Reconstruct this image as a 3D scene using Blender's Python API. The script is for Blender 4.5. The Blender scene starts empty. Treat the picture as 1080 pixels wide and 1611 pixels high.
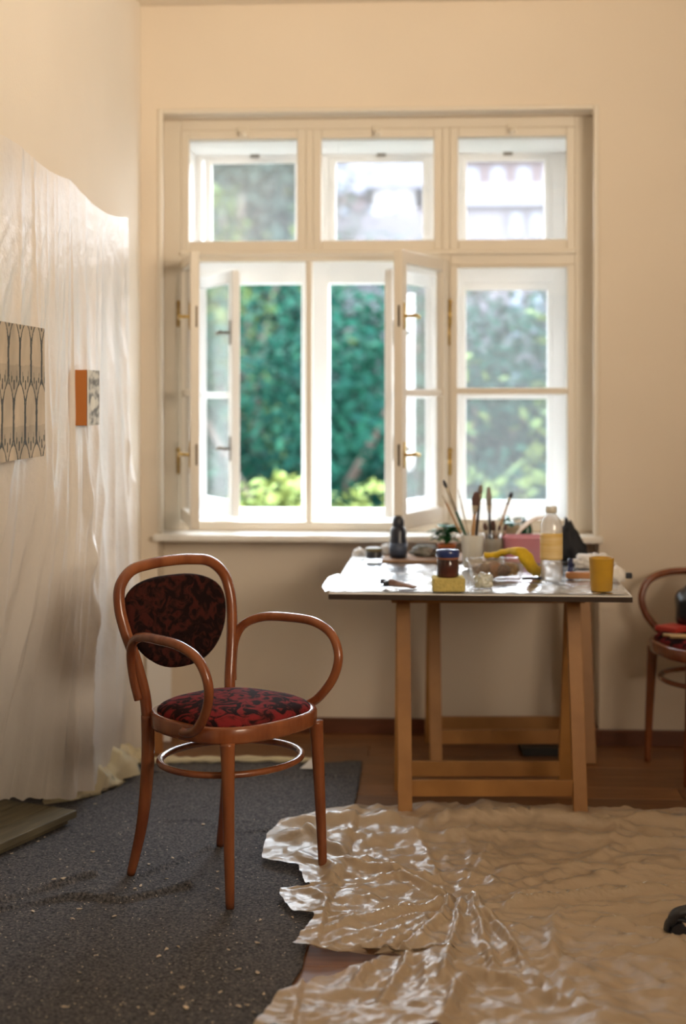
import bpy, bmesh, math, random
from math import sin, cos, pi, atan, tan, radians
from mathutils import Vector, Matrix, noise
random.seed(7)
S = bpy.context.scene
COL = S.collection

# ------------------------------------------------------------------ camera, sky, lights, exposure
F, V0, H, PSI = 2300.0, 620.0, 1.38, 0.0575          # focal length (px of 1080), horizon row, eye height, yaw to the left
cam_d = bpy.data.cameras.new('camera'); cam = bpy.data.objects.new('camera', cam_d); COL.objects.link(cam)
cam.location = (0, 0, H); cam.rotation_euler = (pi/2, 0, PSI)
cam_d.sensor_fit = 'HORIZONTAL'; cam_d.sensor_width = 24.0; cam_d.lens = F/1080*24.0
cam_d.shift_y = (V0-805.5)/1080
cam_d.dof.use_dof = True; cam_d.dof.focus_distance = 4.05; cam_d.dof.aperture_fstop = 1.5
cam_d.clip_end = 500
S.camera = cam

W = bpy.data.worlds.new('sky'); S.world = W; W.use_nodes = True
wn = W.node_tree; bg = wn.nodes['Background']
tc = wn.nodes.new('ShaderNodeTexCoord'); sx = wn.nodes.new('ShaderNodeSeparateXYZ'); rp = wn.nodes.new('ShaderNodeValToRGB')
wn.links.new(tc.outputs['Generated'], sx.inputs[0]); wn.links.new(sx.outputs['Z'], rp.inputs[0]); wn.links.new(rp.outputs[0], bg.inputs[0])
rp.color_ramp.elements[0].position = 0.0; rp.color_ramp.elements[0].color = (0.95, 0.97, 1.0, 1)
rp.color_ramp.elements[1].position = 0.8; rp.color_ramp.elements[1].color = (0.72, 0.86, 1.0, 1)
bg.inputs[1].default_value = 17.0

def area(name, loc, target, sx_, sy_, power, color, spread=180):
    l = bpy.data.lights.new(name, 'AREA'); l.shape = 'RECTANGLE'; l.size = sx_; l.size_y = sy_
    l.energy = power; l.color = color; l.spread = radians(spread)
    o = bpy.data.objects.new(name, l); COL.objects.link(o); o.location = loc
    o.rotation_euler = (Vector(target)-Vector(loc)).to_track_quat('-Z', 'Y').to_euler()
    return o
# added side fill to brighten the room; no window stands at this spot
area('side_fill_light', (2.62, 0.9, 2.1), (-0.8, 5.5, 3.35), 2.6, 1.4, 90, (1.0, 0.83, 0.64), 90)
area('ceiling_fill_light', (0.2, 4.0, 2.2), (0.1, 4.6, 2.93), 1.6, 1.0, 3, (1.0, 0.76, 0.52))  # added warm fill aimed at the ceiling, no lamp hangs here
p_ = bpy.data.lights.new('window_portal', 'AREA'); p_.shape = 'RECTANGLE'; p_.size = 1.75; p_.size_y = 1.65; p_.cycles.is_portal = True
po = bpy.data.objects.new('window_portal', p_); COL.objects.link(po); po.location = (-0.2, 6.45, 1.66); po.rotation_euler = (-pi/2, 0, 0)

S.view_settings.view_transform = 'Standard'; S.view_settings.look = 'None'
S.view_settings.exposure = 0.05; S.view_settings.gamma = 1.0; S.view_settings.use_curve_mapping = False
S.cycles.max_bounces = 10; S.cycles.transparent_max_bounces = 24; S.cycles.use_denoising = True
S.cycles.sample_clamp_indirect = 6.0
S.cycles.caustics_reflective = False; S.cycles.caustics_refractive = False

# ------------------------------------------------------------------ measuring helpers
def at(u, v, Y):
    "world point on the vertical plane y=Y seen at photo pixel (u, v)"
    a = atan((u-540)/F)-PSI
    X = Y*tan(a); zc = -X*sin(PSI)+Y*cos(PSI)
    return Vector((X, Y, H-(v-V0)*zc/F))
def fl(u, v, Z=0.0):
    "world point on the level z=Z seen at photo pixel (u, v)"
    zc = F*(H-Z)/(v-V0); xc = (u-540)/F*zc
    return Vector((xc*cos(PSI)-zc*sin(PSI), xc*sin(PSI)+zc*cos(PSI), Z))
def cw(xc, zc, Z=0.0):
    return Vector((xc*cos(PSI)-zc*sin(PSI), xc*sin(PSI)+zc*cos(PSI), Z))
def lerp(a, b, t): return a+(b-a)*t
def poly(pts, x):
    "piecewise linear y(x) through pts sorted by x"
    if x <= pts[0][0]: return pts[0][1]
    for (a, b), (c, d) in zip(pts, pts[1:]):
        if x <= c: return b if c == a else b+(d-b)*(x-a)/(c-a)
    return pts[-1][1]
def fbm(x, y, z=0.0, o=4):
    return noise.fractal(Vector((x, y, z)), 1.0, 2.0, o)

# ------------------------------------------------------------------ materials
MATS = {}
def mat(name, color, rough=0.6, metal=0.0, var=0.0, vscale=8.0, color2=None, bump=0.0, bscale=60.0, spec=0.5, coat=0.0, rnd=0.0, stretch=(1, 1, 1)):
    if name in MATS: return MATS[name]
    m = bpy.data.materials.new(name); m.use_nodes = True; nt = m.node_tree; b = nt.nodes['Principled BSDF']
    c = (*color, 1); b.inputs['Base Color'].default_value = c
    b.inputs['Roughness'].default_value = rough; b.inputs['Metallic'].default_value = metal
    b.inputs['Specular IOR Level'].default_value = spec; b.inputs['Coat Weight'].default_value = coat
    t = nt.nodes.new('ShaderNodeTexCoord'); mp = nt.nodes.new('ShaderNodeMapping'); mp.inputs['Scale'].default_value = stretch
    nt.links.new(t.outputs['Object'], mp.inputs[0])
    out = None
    if var > 0 or color2:
        n = nt.nodes.new('ShaderNodeTexNoise'); n.inputs['Scale'].default_value = vscale; n.inputs['Detail'].default_value = 5
        nt.links.new(mp.outputs[0], n.inputs['Vector'])
        r = nt.nodes.new('ShaderNodeValToRGB'); r.color_ramp.elements[0].position = 0.35; r.color_ramp.elements[1].position = 0.65
        r.color_ramp.elements[0].color = c
        c2 = color2 or tuple(max(0, x*(1-var)) for x in color)
        r.color_ramp.elements[1].color = (*c2, 1)
        nt.links.new(n.outputs['Fac'], r.inputs[0]); out = r.outputs[0]
        nt.links.new(out, b.inputs['Base Color'])
    if rnd > 0:
        oi = nt.nodes.new('ShaderNodeObjectInfo'); mr = nt.nodes.new('ShaderNodeMapRange')
        mr.inputs['To Min'].default_value = 1-rnd; mr.inputs['To Max'].default_value = 1+rnd
        nt.links.new(oi.outputs['Random'], mr.inputs[0])
        hs = nt.nodes.new('ShaderNodeHueSaturation'); hs.inputs['Color'].default_value = c
        if out: nt.links.new(out, hs.inputs['Color'])
        nt.links.new(mr.outputs[0], hs.inputs['Value']); nt.links.new(hs.outputs[0], b.inputs['Base Color'])
    if bump > 0:
        n2 = nt.nodes.new('ShaderNodeTexNoise'); n2.inputs['Scale'].default_value = bscale; n2.inputs['Detail'].default_value = 4
        nt.links.new(mp.outputs[0], n2.inputs['Vector'])
        bp = nt.nodes.new('ShaderNodeBump'); bp.inputs['Strength'].default_value = bump; bp.inputs['Distance'].default_value = 0.01
        nt.links.new(n2.outputs['Fac'], bp.inputs['Height']); nt.links.new(bp.outputs[0], b.inputs['Normal'])
    MATS[name] = m; return m

def schlick(nt):
    "fresnel reflectance that is the same from both sides of a thin layer"
    lw = nt.nodes.new('ShaderNodeLayerWeight'); lw.inputs[0].default_value = 0.5
    pw = nt.nodes.new('ShaderNodeMath'); pw.operation = 'POWER'; pw.inputs[1].default_value = 5.0; nt.links.new(lw.outputs['Facing'], pw.inputs[0])
    ma = nt.nodes.new('ShaderNodeMath'); ma.operation = 'MULTIPLY_ADD'; ma.inputs[1].default_value = 0.95; ma.inputs[2].default_value = 0.05
    nt.links.new(pw.outputs[0], ma.inputs[0]); return ma

def film_mat(name, color, see=0.3, rough=0.3, trans=0.35, gloss=0.5, tint=(1, 1, 1)):
    "thin translucent plastic film: part clear, part milky, glossy on top"
    m = bpy.data.materials.new(name); m.use_nodes = True; nt = m.node_tree; nt.nodes.clear(); N = nt.nodes.new; L = nt.links.new
    o = N('ShaderNodeOutputMaterial'); d = N('ShaderNodeBsdfDiffuse'); tl = N('ShaderNodeBsdfTranslucent'); tp = N('ShaderNodeBsdfTransparent'); g = N('ShaderNodeBsdfGlossy')
    d.inputs[0].default_value = (*color, 1); tl.inputs[0].default_value = (*color, 1); tp.inputs[0].default_value = (*tint, 1)
    g.inputs['Roughness'].default_value = rough
    a = N('ShaderNodeMixShader'); a.inputs[0].default_value = trans; L(d.outputs[0], a.inputs[1]); L(tl.outputs[0], a.inputs[2])
    b = N('ShaderNodeMixShader'); b.inputs[0].default_value = see; L(a.outputs[0], b.inputs[1]); L(tp.outputs[0], b.inputs[2])
    fr = schlick(nt)
    mu = N('ShaderNodeMath'); mu.operation = 'MULTIPLY'; mu.inputs[1].default_value = gloss*2; mu.use_clamp = True; L(fr.outputs[0], mu.inputs[0])
    c = N('ShaderNodeMixShader'); L(mu.outputs[0], c.inputs[0]); L(b.outputs[0], c.inputs[1]); L(g.outputs[0], c.inputs[2])
    t = N('ShaderNodeTexCoord'); n = N('ShaderNodeTexNoise'); n.inputs['Scale'].default_value = 28; n.inputs['Detail'].default_value = 4
    L(t.outputs['Object'], n.inputs['Vector']); bp = N('ShaderNodeBump'); bp.inputs['Strength'].default_value = 0.35; bp.inputs['Distance'].default_value = 0.01
    L(n.outputs['Fac'], bp.inputs['Height'])
    for q in (d, tl, g): L(bp.outputs[0], q.inputs['Normal'])
    L(c.outputs[0], o.inputs[0]); MATS[name] = m; return m

def glass_mat(name, haze=0.1, tint=(1, 1, 1)):
    "window pane: clear with a fresnel reflection and a little whitish haze"
    m = bpy.data.materials.new(name); m.use_nodes = True; nt = m.node_tree; nt.nodes.clear(); N = nt.nodes.new; L = nt.links.new
    o = N('ShaderNodeOutputMaterial'); tp = N('ShaderNodeBsdfTransparent'); g = N('ShaderNodeBsdfGlossy'); g.inputs['Roughness'].default_value = 0.02
    tp.inputs[0].default_value = (*tint, 1)
    d = N('ShaderNodeBsdfDiffuse'); tl = N('ShaderNodeBsdfTranslucent'); d.inputs[0].default_value = (0.85, 0.85, 0.85, 1); tl.inputs[0].default_value = (0.9, 0.9, 0.92, 1)
    a = N('ShaderNodeMixShader'); a.inputs[0].default_value = 0.6; L(d.outputs[0], a.inputs[1]); L(tl.outputs[0], a.inputs[2])
    b = N('ShaderNodeMixShader'); b.inputs[0].default_value = haze; L(tp.outputs[0], b.inputs[1]); L(a.outputs[0], b.inputs[2])
    fr = schlick(nt)
    c = N('ShaderNodeMixShader'); L(fr.outputs[0], c.inputs[0]); L(b.outputs[0], c.inputs[1]); L(g.outputs[0], c.inputs[2])
    L(c.outputs[0], o.inputs[0]); MATS[name] = m; return m

def vcol_mat(name, rough=0.8):
    m = bpy.data.materials.new(name); m.use_nodes = True; nt = m.node_tree; b = nt.nodes['Principled BSDF']
    a = nt.nodes.new('ShaderNodeVertexColor'); a.layer_name = 'ink'; nt.links.new(a.outputs[0], b.inputs['Base Color']); b.inputs['Roughness'].default_value = rough
    MATS[name] = m; return m

def upholstery(name, base, dark, mid, sc):
    "woven tapestry: dark leafy figures over a red ground"
    m = bpy.data.materials.new(name); m.use_nodes = True; nt = m.node_tree; b = nt.nodes['Principled BSDF']; N = nt.nodes.new; L = nt.links.new
    t = N('ShaderNodeTexCoord'); n = N('ShaderNodeTexNoise'); n.inputs['Scale'].default_value = sc; n.inputs['Detail'].default_value = 3; n.inputs['Distortion'].default_value = 1.6
    L(t.outputs['Object'], n.inputs['Vector'])
    v = N('ShaderNodeTexVoronoi'); v.inputs['Scale'].default_value = sc*1.5; v.feature = 'F1'
    mx = N('ShaderNodeMix'); mx.data_type = 'RGBA'; mx.inputs[0].default_value = 0.12
    L(t.outputs['Object'], mx.inputs[6]); L(n.outputs['Color'], mx.inputs[7]); L(mx.outputs[2], v.inputs['Vector'])
    r = N('ShaderNodeValToRGB'); e = r.color_ramp.elements
    e[0].position = 0.40; e[0].color = (*base, 1); e[1].position = 0.60; e[1].color = (*dark, 1)
    k = e.new(0.5); k.color = (*mid, 1); k2 = e.new(0.55); k2.color = (*dark, 1)
    L(n.outputs['Fac'], r.inputs[0])
    r2 = N('ShaderNodeValToRGB'); r2.color_ramp.elements[0].position = 0.10; r2.color_ramp.elements[0].color = (0.25, 0.2, 0.15, 1); r2.color_ramp.elements[1].position = 0.28; r2.color_ramp.elements[1].color = (1, 1, 1, 1)
    L(v.outputs['Distance'], r2.inputs[0])
    mm = N('ShaderNodeMix'); mm.data_type = 'RGBA'; mm.blend_type = 'MULTIPLY'; mm.inputs[0].default_value = 0.7
    L(r.outputs[0], mm.inputs[6]); L(r2.outputs[0], mm.inputs[7]); L(mm.outputs[2], b.inputs['Base Color'])
    b.inputs['Roughness'].default_value = 0.95; b.inputs['Specular IOR Level'].default_value = 0.1
    MATS[name] = m; return m

WALL = mat('wall_paint', (0.80, 0.70, 0.57), 0.9, var=0.03, vscale=2, bump=0.06, bscale=90)
WALLL = mat('left_wall_paint', (0.84, 0.77, 0.67), 0.9, var=0.03, vscale=2, bump=0.06, bscale=90)
CEIL = mat('ceiling_paint', (0.86, 0.78, 0.66), 0.95)
WHITE = mat('white_gloss_paint', (0.76, 0.69, 0.58), 0.4, bump=0.05, bscale=40)
SILLM = mat('sill_paint', (0.84, 0.79, 0.71), 0.3, bump=0.05, bscale=40)
OUTW = mat('outer_white_paint', (0.88, 0.87, 0.85), 0.5)
BOARD = mat('baseboard_wood', (0.16, 0.055, 0.025), 0.4, var=0.25, vscale=6, stretch=(1, 8, 8))
PLANK = mat('plank_wood', (0.28, 0.125, 0.045), 0.42, color2=(0.19, 0.08, 0.028), vscale=5, stretch=(1, 12, 12), rnd=0.28, bump=0.08, bscale=30)
SUBF = mat('subfloor_wood', (0.05, 0.025, 0.015), 0.9)
BENT = mat('bent_beech', (0.30, 0.095, 0.032), 0.27, color2=(0.19, 0.05, 0.018), vscale=5, stretch=(3, 3, 1), coat=0.35, spec=0.5)
PINE = mat('pine_wood', (0.46, 0.225, 0.065), 0.5, color2=(0.34, 0.155, 0.042), vscale=6, stretch=(1, 1, 1), bump=0.05)
BRASS = mat('old_brass', (0.55, 0.38, 0.13), 0.3, metal=1.0)
IRON = mat('dark_iron', (0.12, 0.09, 0.06), 0.4, metal=0.7)
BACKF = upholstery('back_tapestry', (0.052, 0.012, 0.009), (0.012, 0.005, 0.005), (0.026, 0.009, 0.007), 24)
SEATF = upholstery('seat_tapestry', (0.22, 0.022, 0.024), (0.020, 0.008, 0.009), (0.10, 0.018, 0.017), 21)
GLASS = glass_mat('pane_glass', 0.015)
HAZY = glass_mat('hazy_pane_glass', 0.03)
FLOORFILM = film_mat('floor_film', (0.72, 0.57, 0.40), see=0.22, rough=0.32, trans=0.12, gloss=0.65)
WALLFILM = film_mat('wall_film', (0.90, 0.84, 0.77), see=0.06, rough=0.35, trans=0.10, gloss=0.5)
TABLEFILM = film_mat('table_film', (0.82, 0.80, 0.78), see=0.12, rough=0.22, trans=0.3, gloss=0.9)

# ------------------------------------------------------------------ mesh helpers
def put(bm, name, m, parent=None, smooth=False, loc=None):
    me = bpy.data.meshes.new(name); bmesh.ops.recalc_face_normals(bm, faces=bm.faces); bm.to_mesh(me); bm.free()
    if m: me.materials.append(m)
    if smooth: me.polygons.foreach_set('use_smooth', [True]*len(me.polygons))
    o = bpy.data.objects.new(name, me); COL.objects.link(o)
    if parent: o.parent = parent
    if loc is not None: o.location = loc
    return o
def empty(name, loc=(0, 0, 0), rz=0.0):
    o = bpy.data.objects.new(name, None); COL.objects.link(o); o.location = loc; o.rotation_euler = (0, 0, rz); o.empty_display_size = 0.1
    return o
def tag(o, label=None, cat=None, group=None, kind=None):
    if label: o['label'] = label
    if cat: o['category'] = cat
    if group: o['group'] = group
    if kind: o['kind'] = kind
    return o
def box(bm, x0, x1, y0, y1, z0, z1, bev=0.0, M=None):
    vs = [bm.verts.new((x, y, z)) for x in (x0, x1) for y in (y0, y1) for z in (z0, z1)]
    fs = [bm.faces.new([vs[i] for i in q]) for q in ((0, 1, 3, 2), (4, 6, 7, 5), (0, 4, 5, 1), (2, 3, 7, 6), (0, 2, 6, 4), (1, 5, 7, 3))]
    if M is not None: bmesh.ops.transform(bm, matrix=M, verts=vs)
    if bev > 0:
        es = list({e for f in fs for e in f.edges})
        bmesh.ops.bevel(bm, geom=es, offset=bev, segments=2, affect='EDGES', profile=0.5)
def bx(name, m, parent, x0, x1, y0, y1, z0, z1, bev=0.0):
    bm = bmesh.new(); box(bm, x0, x1, y0, y1, z0, z1, bev); return put(bm, name, m, parent)
def bar(bm, p, q, w, d, up=Vector((0, 0, 1)), bev=0.0):
    "rectangular bar from p to q, w across (perpendicular to up), d along up"
    p = Vector(p); q = Vector(q); ax = (q-p).normalized(); s = ax.cross(up).normalized(); t = s.cross(ax).normalized()
    L = (q-p).length
    M = Matrix((( ax.x, s.x, t.x, p.x), (ax.y, s.y, t.y, p.y), (ax.z, s.z, t.z, p.z), (0, 0, 0, 1)))
    box(bm, 0, L, -w/2, w/2, -d/2, d/2, bev, M)
def catmull(pts, n=8, closed=False):
    P = [Vector(p) for p in pts]; out = []; N = len(P); rng = N if closed else N-1
    for i in range(rng):
        if closed: a, b, c, d = P[(i-1) % N], P[i], P[(i+1) % N], P[(i+2) % N]
        else: a, b, c, d = P[max(i-1, 0)], P[i], P[i+1], P[min(i+2, N-1)]
        for k in range(n):
            t = k/n
            out.append(0.5*((2*b)+(c-a)*t+(2*a-5*b+4*c-d)*t*t+(3*b-a-3*c+d)*t**3))
    if not closed: out.append(P[-1])
    return out
def tube(bm, path, rad, seg=12, closed=False, flat=None, cap=True):
    "round tube along path; rad number or function of 0..1; flat=(a,b) scales the section"
    n = len(path); rings = []; prev = None
    for i, p in enumerate(path):
        if closed: t = (path[(i+1) % n]-path[i-1]).normalized()
        else: t = (path[min(i+1, n-1)]-path[max(i-1, 0)]).normalized()
        if prev is None:
            s = t.cross(Vector((0, 0, 1)));
            if s.length < 0.05: s = t.cross(Vector((0, 1, 0)))
            s.normalize()
        else: s = (prev-t*prev.dot(t)).normalized()
        prev = s; b = t.cross(s)
        r = rad(i/max(n-1, 1)) if callable(rad) else rad
        fa, fb = flat or (1, 1)
        rings.append([bm.verts.new(p+s*(r*fa*cos(2*pi*k/seg))+b*(r*fb*sin(2*pi*k/seg))) for k in range(seg)])
    m = n if closed else n-1
    for i in range(m):
        A, B = rings[i], rings[(i+1) % n]
        for k in range(seg): bm.faces.new((A[k], A[(k+1) % seg], B[(k+1) % seg], B[k]))
    if not closed and cap:
        bm.faces.new(rings[0]); bm.faces.new(list(reversed(rings[-1])))
def lathe(bm, prof, seg=24, c=(0, 0, 0), wob=0.0, sq=(1, 1)):
    rings = []
    for r, z in prof:
        rings.append([bm.verts.new((c[0]+sq[0]*r*cos(2*pi*k/seg)*(1+wob*noise.noise(Vector((3*cos(2*pi*k/seg), 3*sin(2*pi*k/seg), z*25)))), c[1]+sq[1]*r*sin(2*pi*k/seg)*(1+wob*noise.noise(Vector((3*cos(2*pi*k/seg), 3*sin(2*pi*k/seg), z*25)))), c[2]+z)) for k in range(seg)])
    for A, B in zip(rings, rings[1:]):
        for k in range(seg): bm.faces.new((A[k], A[(k+1) % seg], B[(k+1) % seg], B[k]))
    if prof[0][0] > 1e-4: bm.faces.new(list(reversed(rings[0])))
    if prof[-1][0] > 1e-4: bm.faces.new(rings[-1])
    bmesh.ops.remove_doubles(bm, verts=bm.verts, dist=1e-6)
def sheet(bm, fn, nu, nv):
    g = [[bm.verts.new(fn(i/nu, j/nv)) for i in range(nu+1)] for j in range(nv+1)]
    for j in range(nv):
        for i in range(nu):
            bm.faces.new((g[j][i], g[j][i+1], g[j+1][i+1], g[j+1][i]))
    return g

# ------------------------------------------------------------------ room shell
YW, YF, YN, YO, YE = 5.79, 5.92, 5.94, 6.33, 6.44     # wall face, window frame face, niche back, outer sashes, outside face
XL, XR, ZC = at(222, 600, YW).x, 2.7, 2.93
xa, xb = at(248, 600, YW).x, at(943, 600, YW).x          # recess that holds window and niche
ztop = at(600, 176, YW).z; zsill = at(400, 840, YW).z
DY1, DZ, DX = 5.30, 1.96, -1.9                            # doorway in the left wall: far jamb, head height, recess depth
st = lambda o: tag(o, kind='structure')
floor = st(bx('floor', SUBF, None, DX-0.1, XR, -1.6, YW+0.3, -0.12, -0.018))
yy = 2.55; r = 0
while yy < YN-0.01:
    y1 = min(yy+0.138, YN); x = DX+random.uniform(-0.8, 0); k = 0
    while x < 2.3:
        x2 = x+random.uniform(0.9, 1.5)
        a, b = max(x, DX)+0.0012, min(x2, 2.4)-0.0012
        if b-a > 0.05: bx('floor_board', PLANK, floor, a, b, yy+0.0012, y1-0.0012, -0.018, random.uniform(-0.0012, 0), 0.0015)
        x = x2
    yy += 0.138
ceiling = st(bx('ceiling', CEIL, None, XL-0.9, XR+0.1, -1.7, YE, ZC, ZC+0.1))
bm = bmesh.new()
box(bm, XL-0.9, xa, YW, YE, -0.1, ZC); box(bm, xb, XR+0.2, YW, YE, -0.1, ZC); box(bm, xa, xb, YW, YE, ztop, ZC)
box(bm, xa, xb, YN, YE, -0.1, zsill-0.02)
st(put(bm, 'wall_back', WALL))
bm = bmesh.new()
box(bm, XL-0.9, XL, DY1, YW, -0.1, ZC); box(bm, XL-0.3, XL, -1.7, DY1, DZ, ZC); box(bm, XL-0.3, XL, -1.7, 2.9, -0.1, DZ); box(bm, DX-0.2, DX, 2.8, DY1, -0.1, DZ+0.1)
box(bm, DX-0.2, XL-0.3, 2.8, DY1, DZ, DZ+0.2); box(bm, DX-0.2, XL-0.3, 2.7, 2.9, -0.1, DZ+0.1)
st(put(bm, 'wall_left', WALLL))
st(bx('wall_right', WALL, None, XR, XR+0.2, -1.7, YE, -0.1, ZC))
st(bx('wall_front', WALL, None, XL-0.3, XR, -1.8, -1.6, -0.1, ZC))
# closed panelled double door at the back of the doorway
d = st(empty('door_1'))
for k in range(2):
    y0 = 3.0+k*1.15
    bm = bmesh.new(); box(bm, DX, DX+0.04, y0, y0+1.13, 0.0, 2.0, 0.003)
    for z0, z1 in ((0.15, 0.8), (0.95, 1.85)): box(bm, DX+0.035, DX+0.055, y0+0.15, y0+0.98, z0, z1, 0.008)
    put(bm, 'door_leaf', WHITE, d)
# baseboards
bbh = 0.065
bm = bmesh.new(); box(bm, xa+0.016, xb-0.016, YN-0.016, YN, 0, bbh, 0.003); st(put(bm, 'baseboard_back', BOARD))
bm = bmesh.new(); box(bm, xb, XR, YW-0.016, YW, 0, bbh, 0.003); box(bm, xb-0.016, xb, YW-0.016, YN, 0, bbh, 0.003); st(put(bm, 'baseboard_right', BOARD))
bm = bmesh.new(); box(bm, XL, xa, YW-0.016, YW, 0, bbh, 0.003); box(bm, xa, xa+0.016, YW-0.016, YN, 0, bbh, 0.003); box(bm, XL, XL+0.016, DY1, YW-0.016, 0, bbh, 0.003); st(put(bm, 'baseboard_left', BOARD))

# ------------------------------------------------------------------ window (casement box window, six lights)
win = st(empty('window_1', (0, 0, 0)))
fx = lambda u: at(u, 600, YF).x
ox = lambda u: at(u, 600, YO).x
fz = lambda v: at(520, v, YF).z
oz = lambda v: at(520, v, YO).z
FD = 0.06
zb_, zt_ = zsill, fz(183)
def member(name, x0, x1, y0, y1, z0, z1, m=WHITE, bev=0.004): return bx(name, m, win, x0, x1, y0, y1, z0, z1, bev)
member('frame_jamb', xa, fx(285), YF, YF+FD, zb_, ztop); member('frame_jamb', fx(905), xb, YF, YF+FD, zb_, ztop)
member('frame_mullion', fx(481), fx(493), YF, YF+FD, fz(400), fz(203)); member('frame_mullion', fx(481), fx(491), YF+.008, YF+FD-.01, fz(821)-.01, fz(411)+.01); member('frame_mullion', fx(696), fx(708), YF, YF+FD, zb_, fz(203))
member('frame_head', fx(285), fx(905), YF, YF+FD, fz(203), ztop)
member('frame_transom', fx(285), fx(696), YF, YF+FD, fz(411), fz(398)); member('frame_transom', fx(708), fx(905), YF, YF+FD, fz(418), fz(399))
member('transom_drip', fx(283), fx(907), YF-0.018, YF+0.01, fz(402), fz(394), bev=0.005)
member('frame_bottom_rail', fx(285), fx(905), YF, YF+FD, zb_, fz(821))
member('window_sill', at(243, 600, YW).x, at(948, 600, YW).x, YW-0.045, YF+0.02, zsill-0.028, zsill, SILLM, 0.008)
# cover strips round the frame
member('casing_strip', xa, xa+0.022, YW-0.008, YW+0.012, zsill, ztop+0.022, bev=0.006)
member('casing_strip', xb-0.022, xb, YW-0.008, YW+0.012, zsill, ztop+0.022, bev=0.006)
member('casing_strip', xa+.022, xb-.022, YW-0.007, YW+0.011, ztop, ztop+0.0215, bev=0.006)
# box linings
xol, xor_ = fx(285)-0.005, fx(905)+0.005
member('box_lining', xa, xol, YF+FD, YE, zb_-0.03, ztop, OUTW); member('box_lining', xor_, xb, YF+FD, YE, zb_-0.03, ztop, OUTW)
member('box_lining', xol, xor_, YF+FD, YE, ztop-0.08, ztop, OUTW); member('box_lining', xol, xor_, YF+FD, YE, zb_-0.04, zb_+0.012, OUTW)
# outer fixed frame
OD = 0.07
om = lambda n, a, b, c, d, dy=0.0: member(n, a, b, YO-dy, YO+OD+dy, c, d, OUTW)
om('outer_jamb', xol+.001, ox(318), zb_+.008, ztop-0.083, .002); om('outer_jamb', ox(868), xor_-.001, zb_+.008, ztop-0.083, .002)
om('outer_mullion', ox(475), ox(518), zb_+.01, ztop-0.085, .004); om('outer_mullion', ox(676), ox(724), zb_+.01, ztop-0.085, .004)
om('outer_head', xol, xor_, oz(248), ztop-0.08)
om('outer_transom', xol, xor_, oz(446), oz(398)); om('outer_bottom_rail', xol, xor_, zb_, oz(801))

def casement(name, P0, w, z0, z1, ang, sw, side, muntin=None, m=WHITE, glass=GLASS, th=0.034, rail=None, handles=(), hinges=(), hm=BRASS, flip=1, sr=0.045):
    """leaf hinged at P0, running along local +x; ang = world angle of that direction.
    side = +1/-1 : which local y is the room side (handles)"""
    M = Matrix.Translation((P0[0], P0[1], 0)) @ Matrix.Rotation(ang, 4, 'Z')
    rail = rail or sw
    bm = bmesh.new(); b = 0.004
    y0, y1 = -th/2, th/2
    box(bm, 0, sw, y0, y1, z0, z1, b); box(bm, w-sw, w, y0, y1, z0, z1, b)
    box(bm, sw, w-sw, y0+0.002, y1-0.002, z1-rail, z1, b); box(bm, sw, w-sw, y0+0.002, y1-0.002, z0, z0+rail*1.25, b)
    o = put(bm, name, m, win); o.matrix_local = M
    if muntin is not None: bx('muntin', m, o, sw, w-sw, y0+0.006, y1-0.006, muntin-0.013, muntin+0.013, 0.003)
    zz = [(z0+rail*1.25, z1-rail)] if muntin is None else [(z0+rail*1.25, muntin-0.013), (muntin+0.013, z1-rail)]
    for a, c in zz: bx('pane', glass, o, sw-0.004, w-sw+0.004, -0.002, 0.002, a-0.004, c+0.004)
    for hz in handles:
        bm = bmesh.new(); hx = w-sw*0.5
        box(bm, hx-0.009, hx+0.009, side*th/2-0.001 if side > 0 else side*th/2-0.003, side*th/2+0.003 if side > 0 else side*th/2+0.001, hz-0.05, hz+0.05, 0.001)
        tube(bm, [Vector((hx, side*th/2, hz)), Vector((hx, side*(th/2+0.03), hz))], 0.006, 8)
        tube(bm, catmull([(hx, side*(th/2+0.03), hz), (hx-0.02, side*(th/2+0.036), hz+0.003), (hx-0.055, side*(th/2+0.036), hz-0.002)], 4), lambda t: 0.006+0.003*t, 8)
        put(bm, 'handle', hm, o, True)
        if hm is BRASS: bx('latch_plate', IRON, o, w-0.002, w+0.0025, 0.002, 0.009, hz-0.04, hz+0.04)
    for hz in hinges:
        bm = bmesh.new(); tube(bm, [Vector((-0.004, side*(th/2+0.004), hz-0.045)), Vector((-0.004, side*(th/2+0.004), hz+0.045))], 0.008, 8)
        lathe(bm, [(0.0, 0.045), (0.011, 0.048), (0.011, 0.056), (0, 0.066)], 10, (-0.004, side*(th/2+0.004), hz))
        put(bm, 'hinge', hm, o, True)
    return o
def leaf(name, P0, P1, **k):
    dx, dy = P1[0]-P0[0], P1[1]-P0[1]
    return casement(name, P0, math.hypot(dx, dy), ang=math.atan2(dy, dx), **k)
zi0, zi1 = 0.868, 1.922
h1, h2 = at(600, 497, 5.47).z, at(600, 716, 5.47).z
# left light, inner leaf, swung into the room; its room side faces left
P0 = (fx(290), YF-0.005); P1 = (at(307, 600, 5.47).x, 5.47)
leaf('inner_casement', P0, P1, z0=zi0, z1=zi1, sw=0.042, side=-1, muntin=1.385, handles=(h1, h2), hinges=(1.1, 1.7))
# middle light, inner leaf
P0 = (fx(700), YF-0.005); P1 = (at(626, 600, 5.47).x, 5.47)
leaf('inner_casement', P0, P1, z0=zi0, z1=zi1, sw=0.05, side=1, muntin=1.385, handles=(h1, h2), hinges=(1.1, 1.7))
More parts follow.
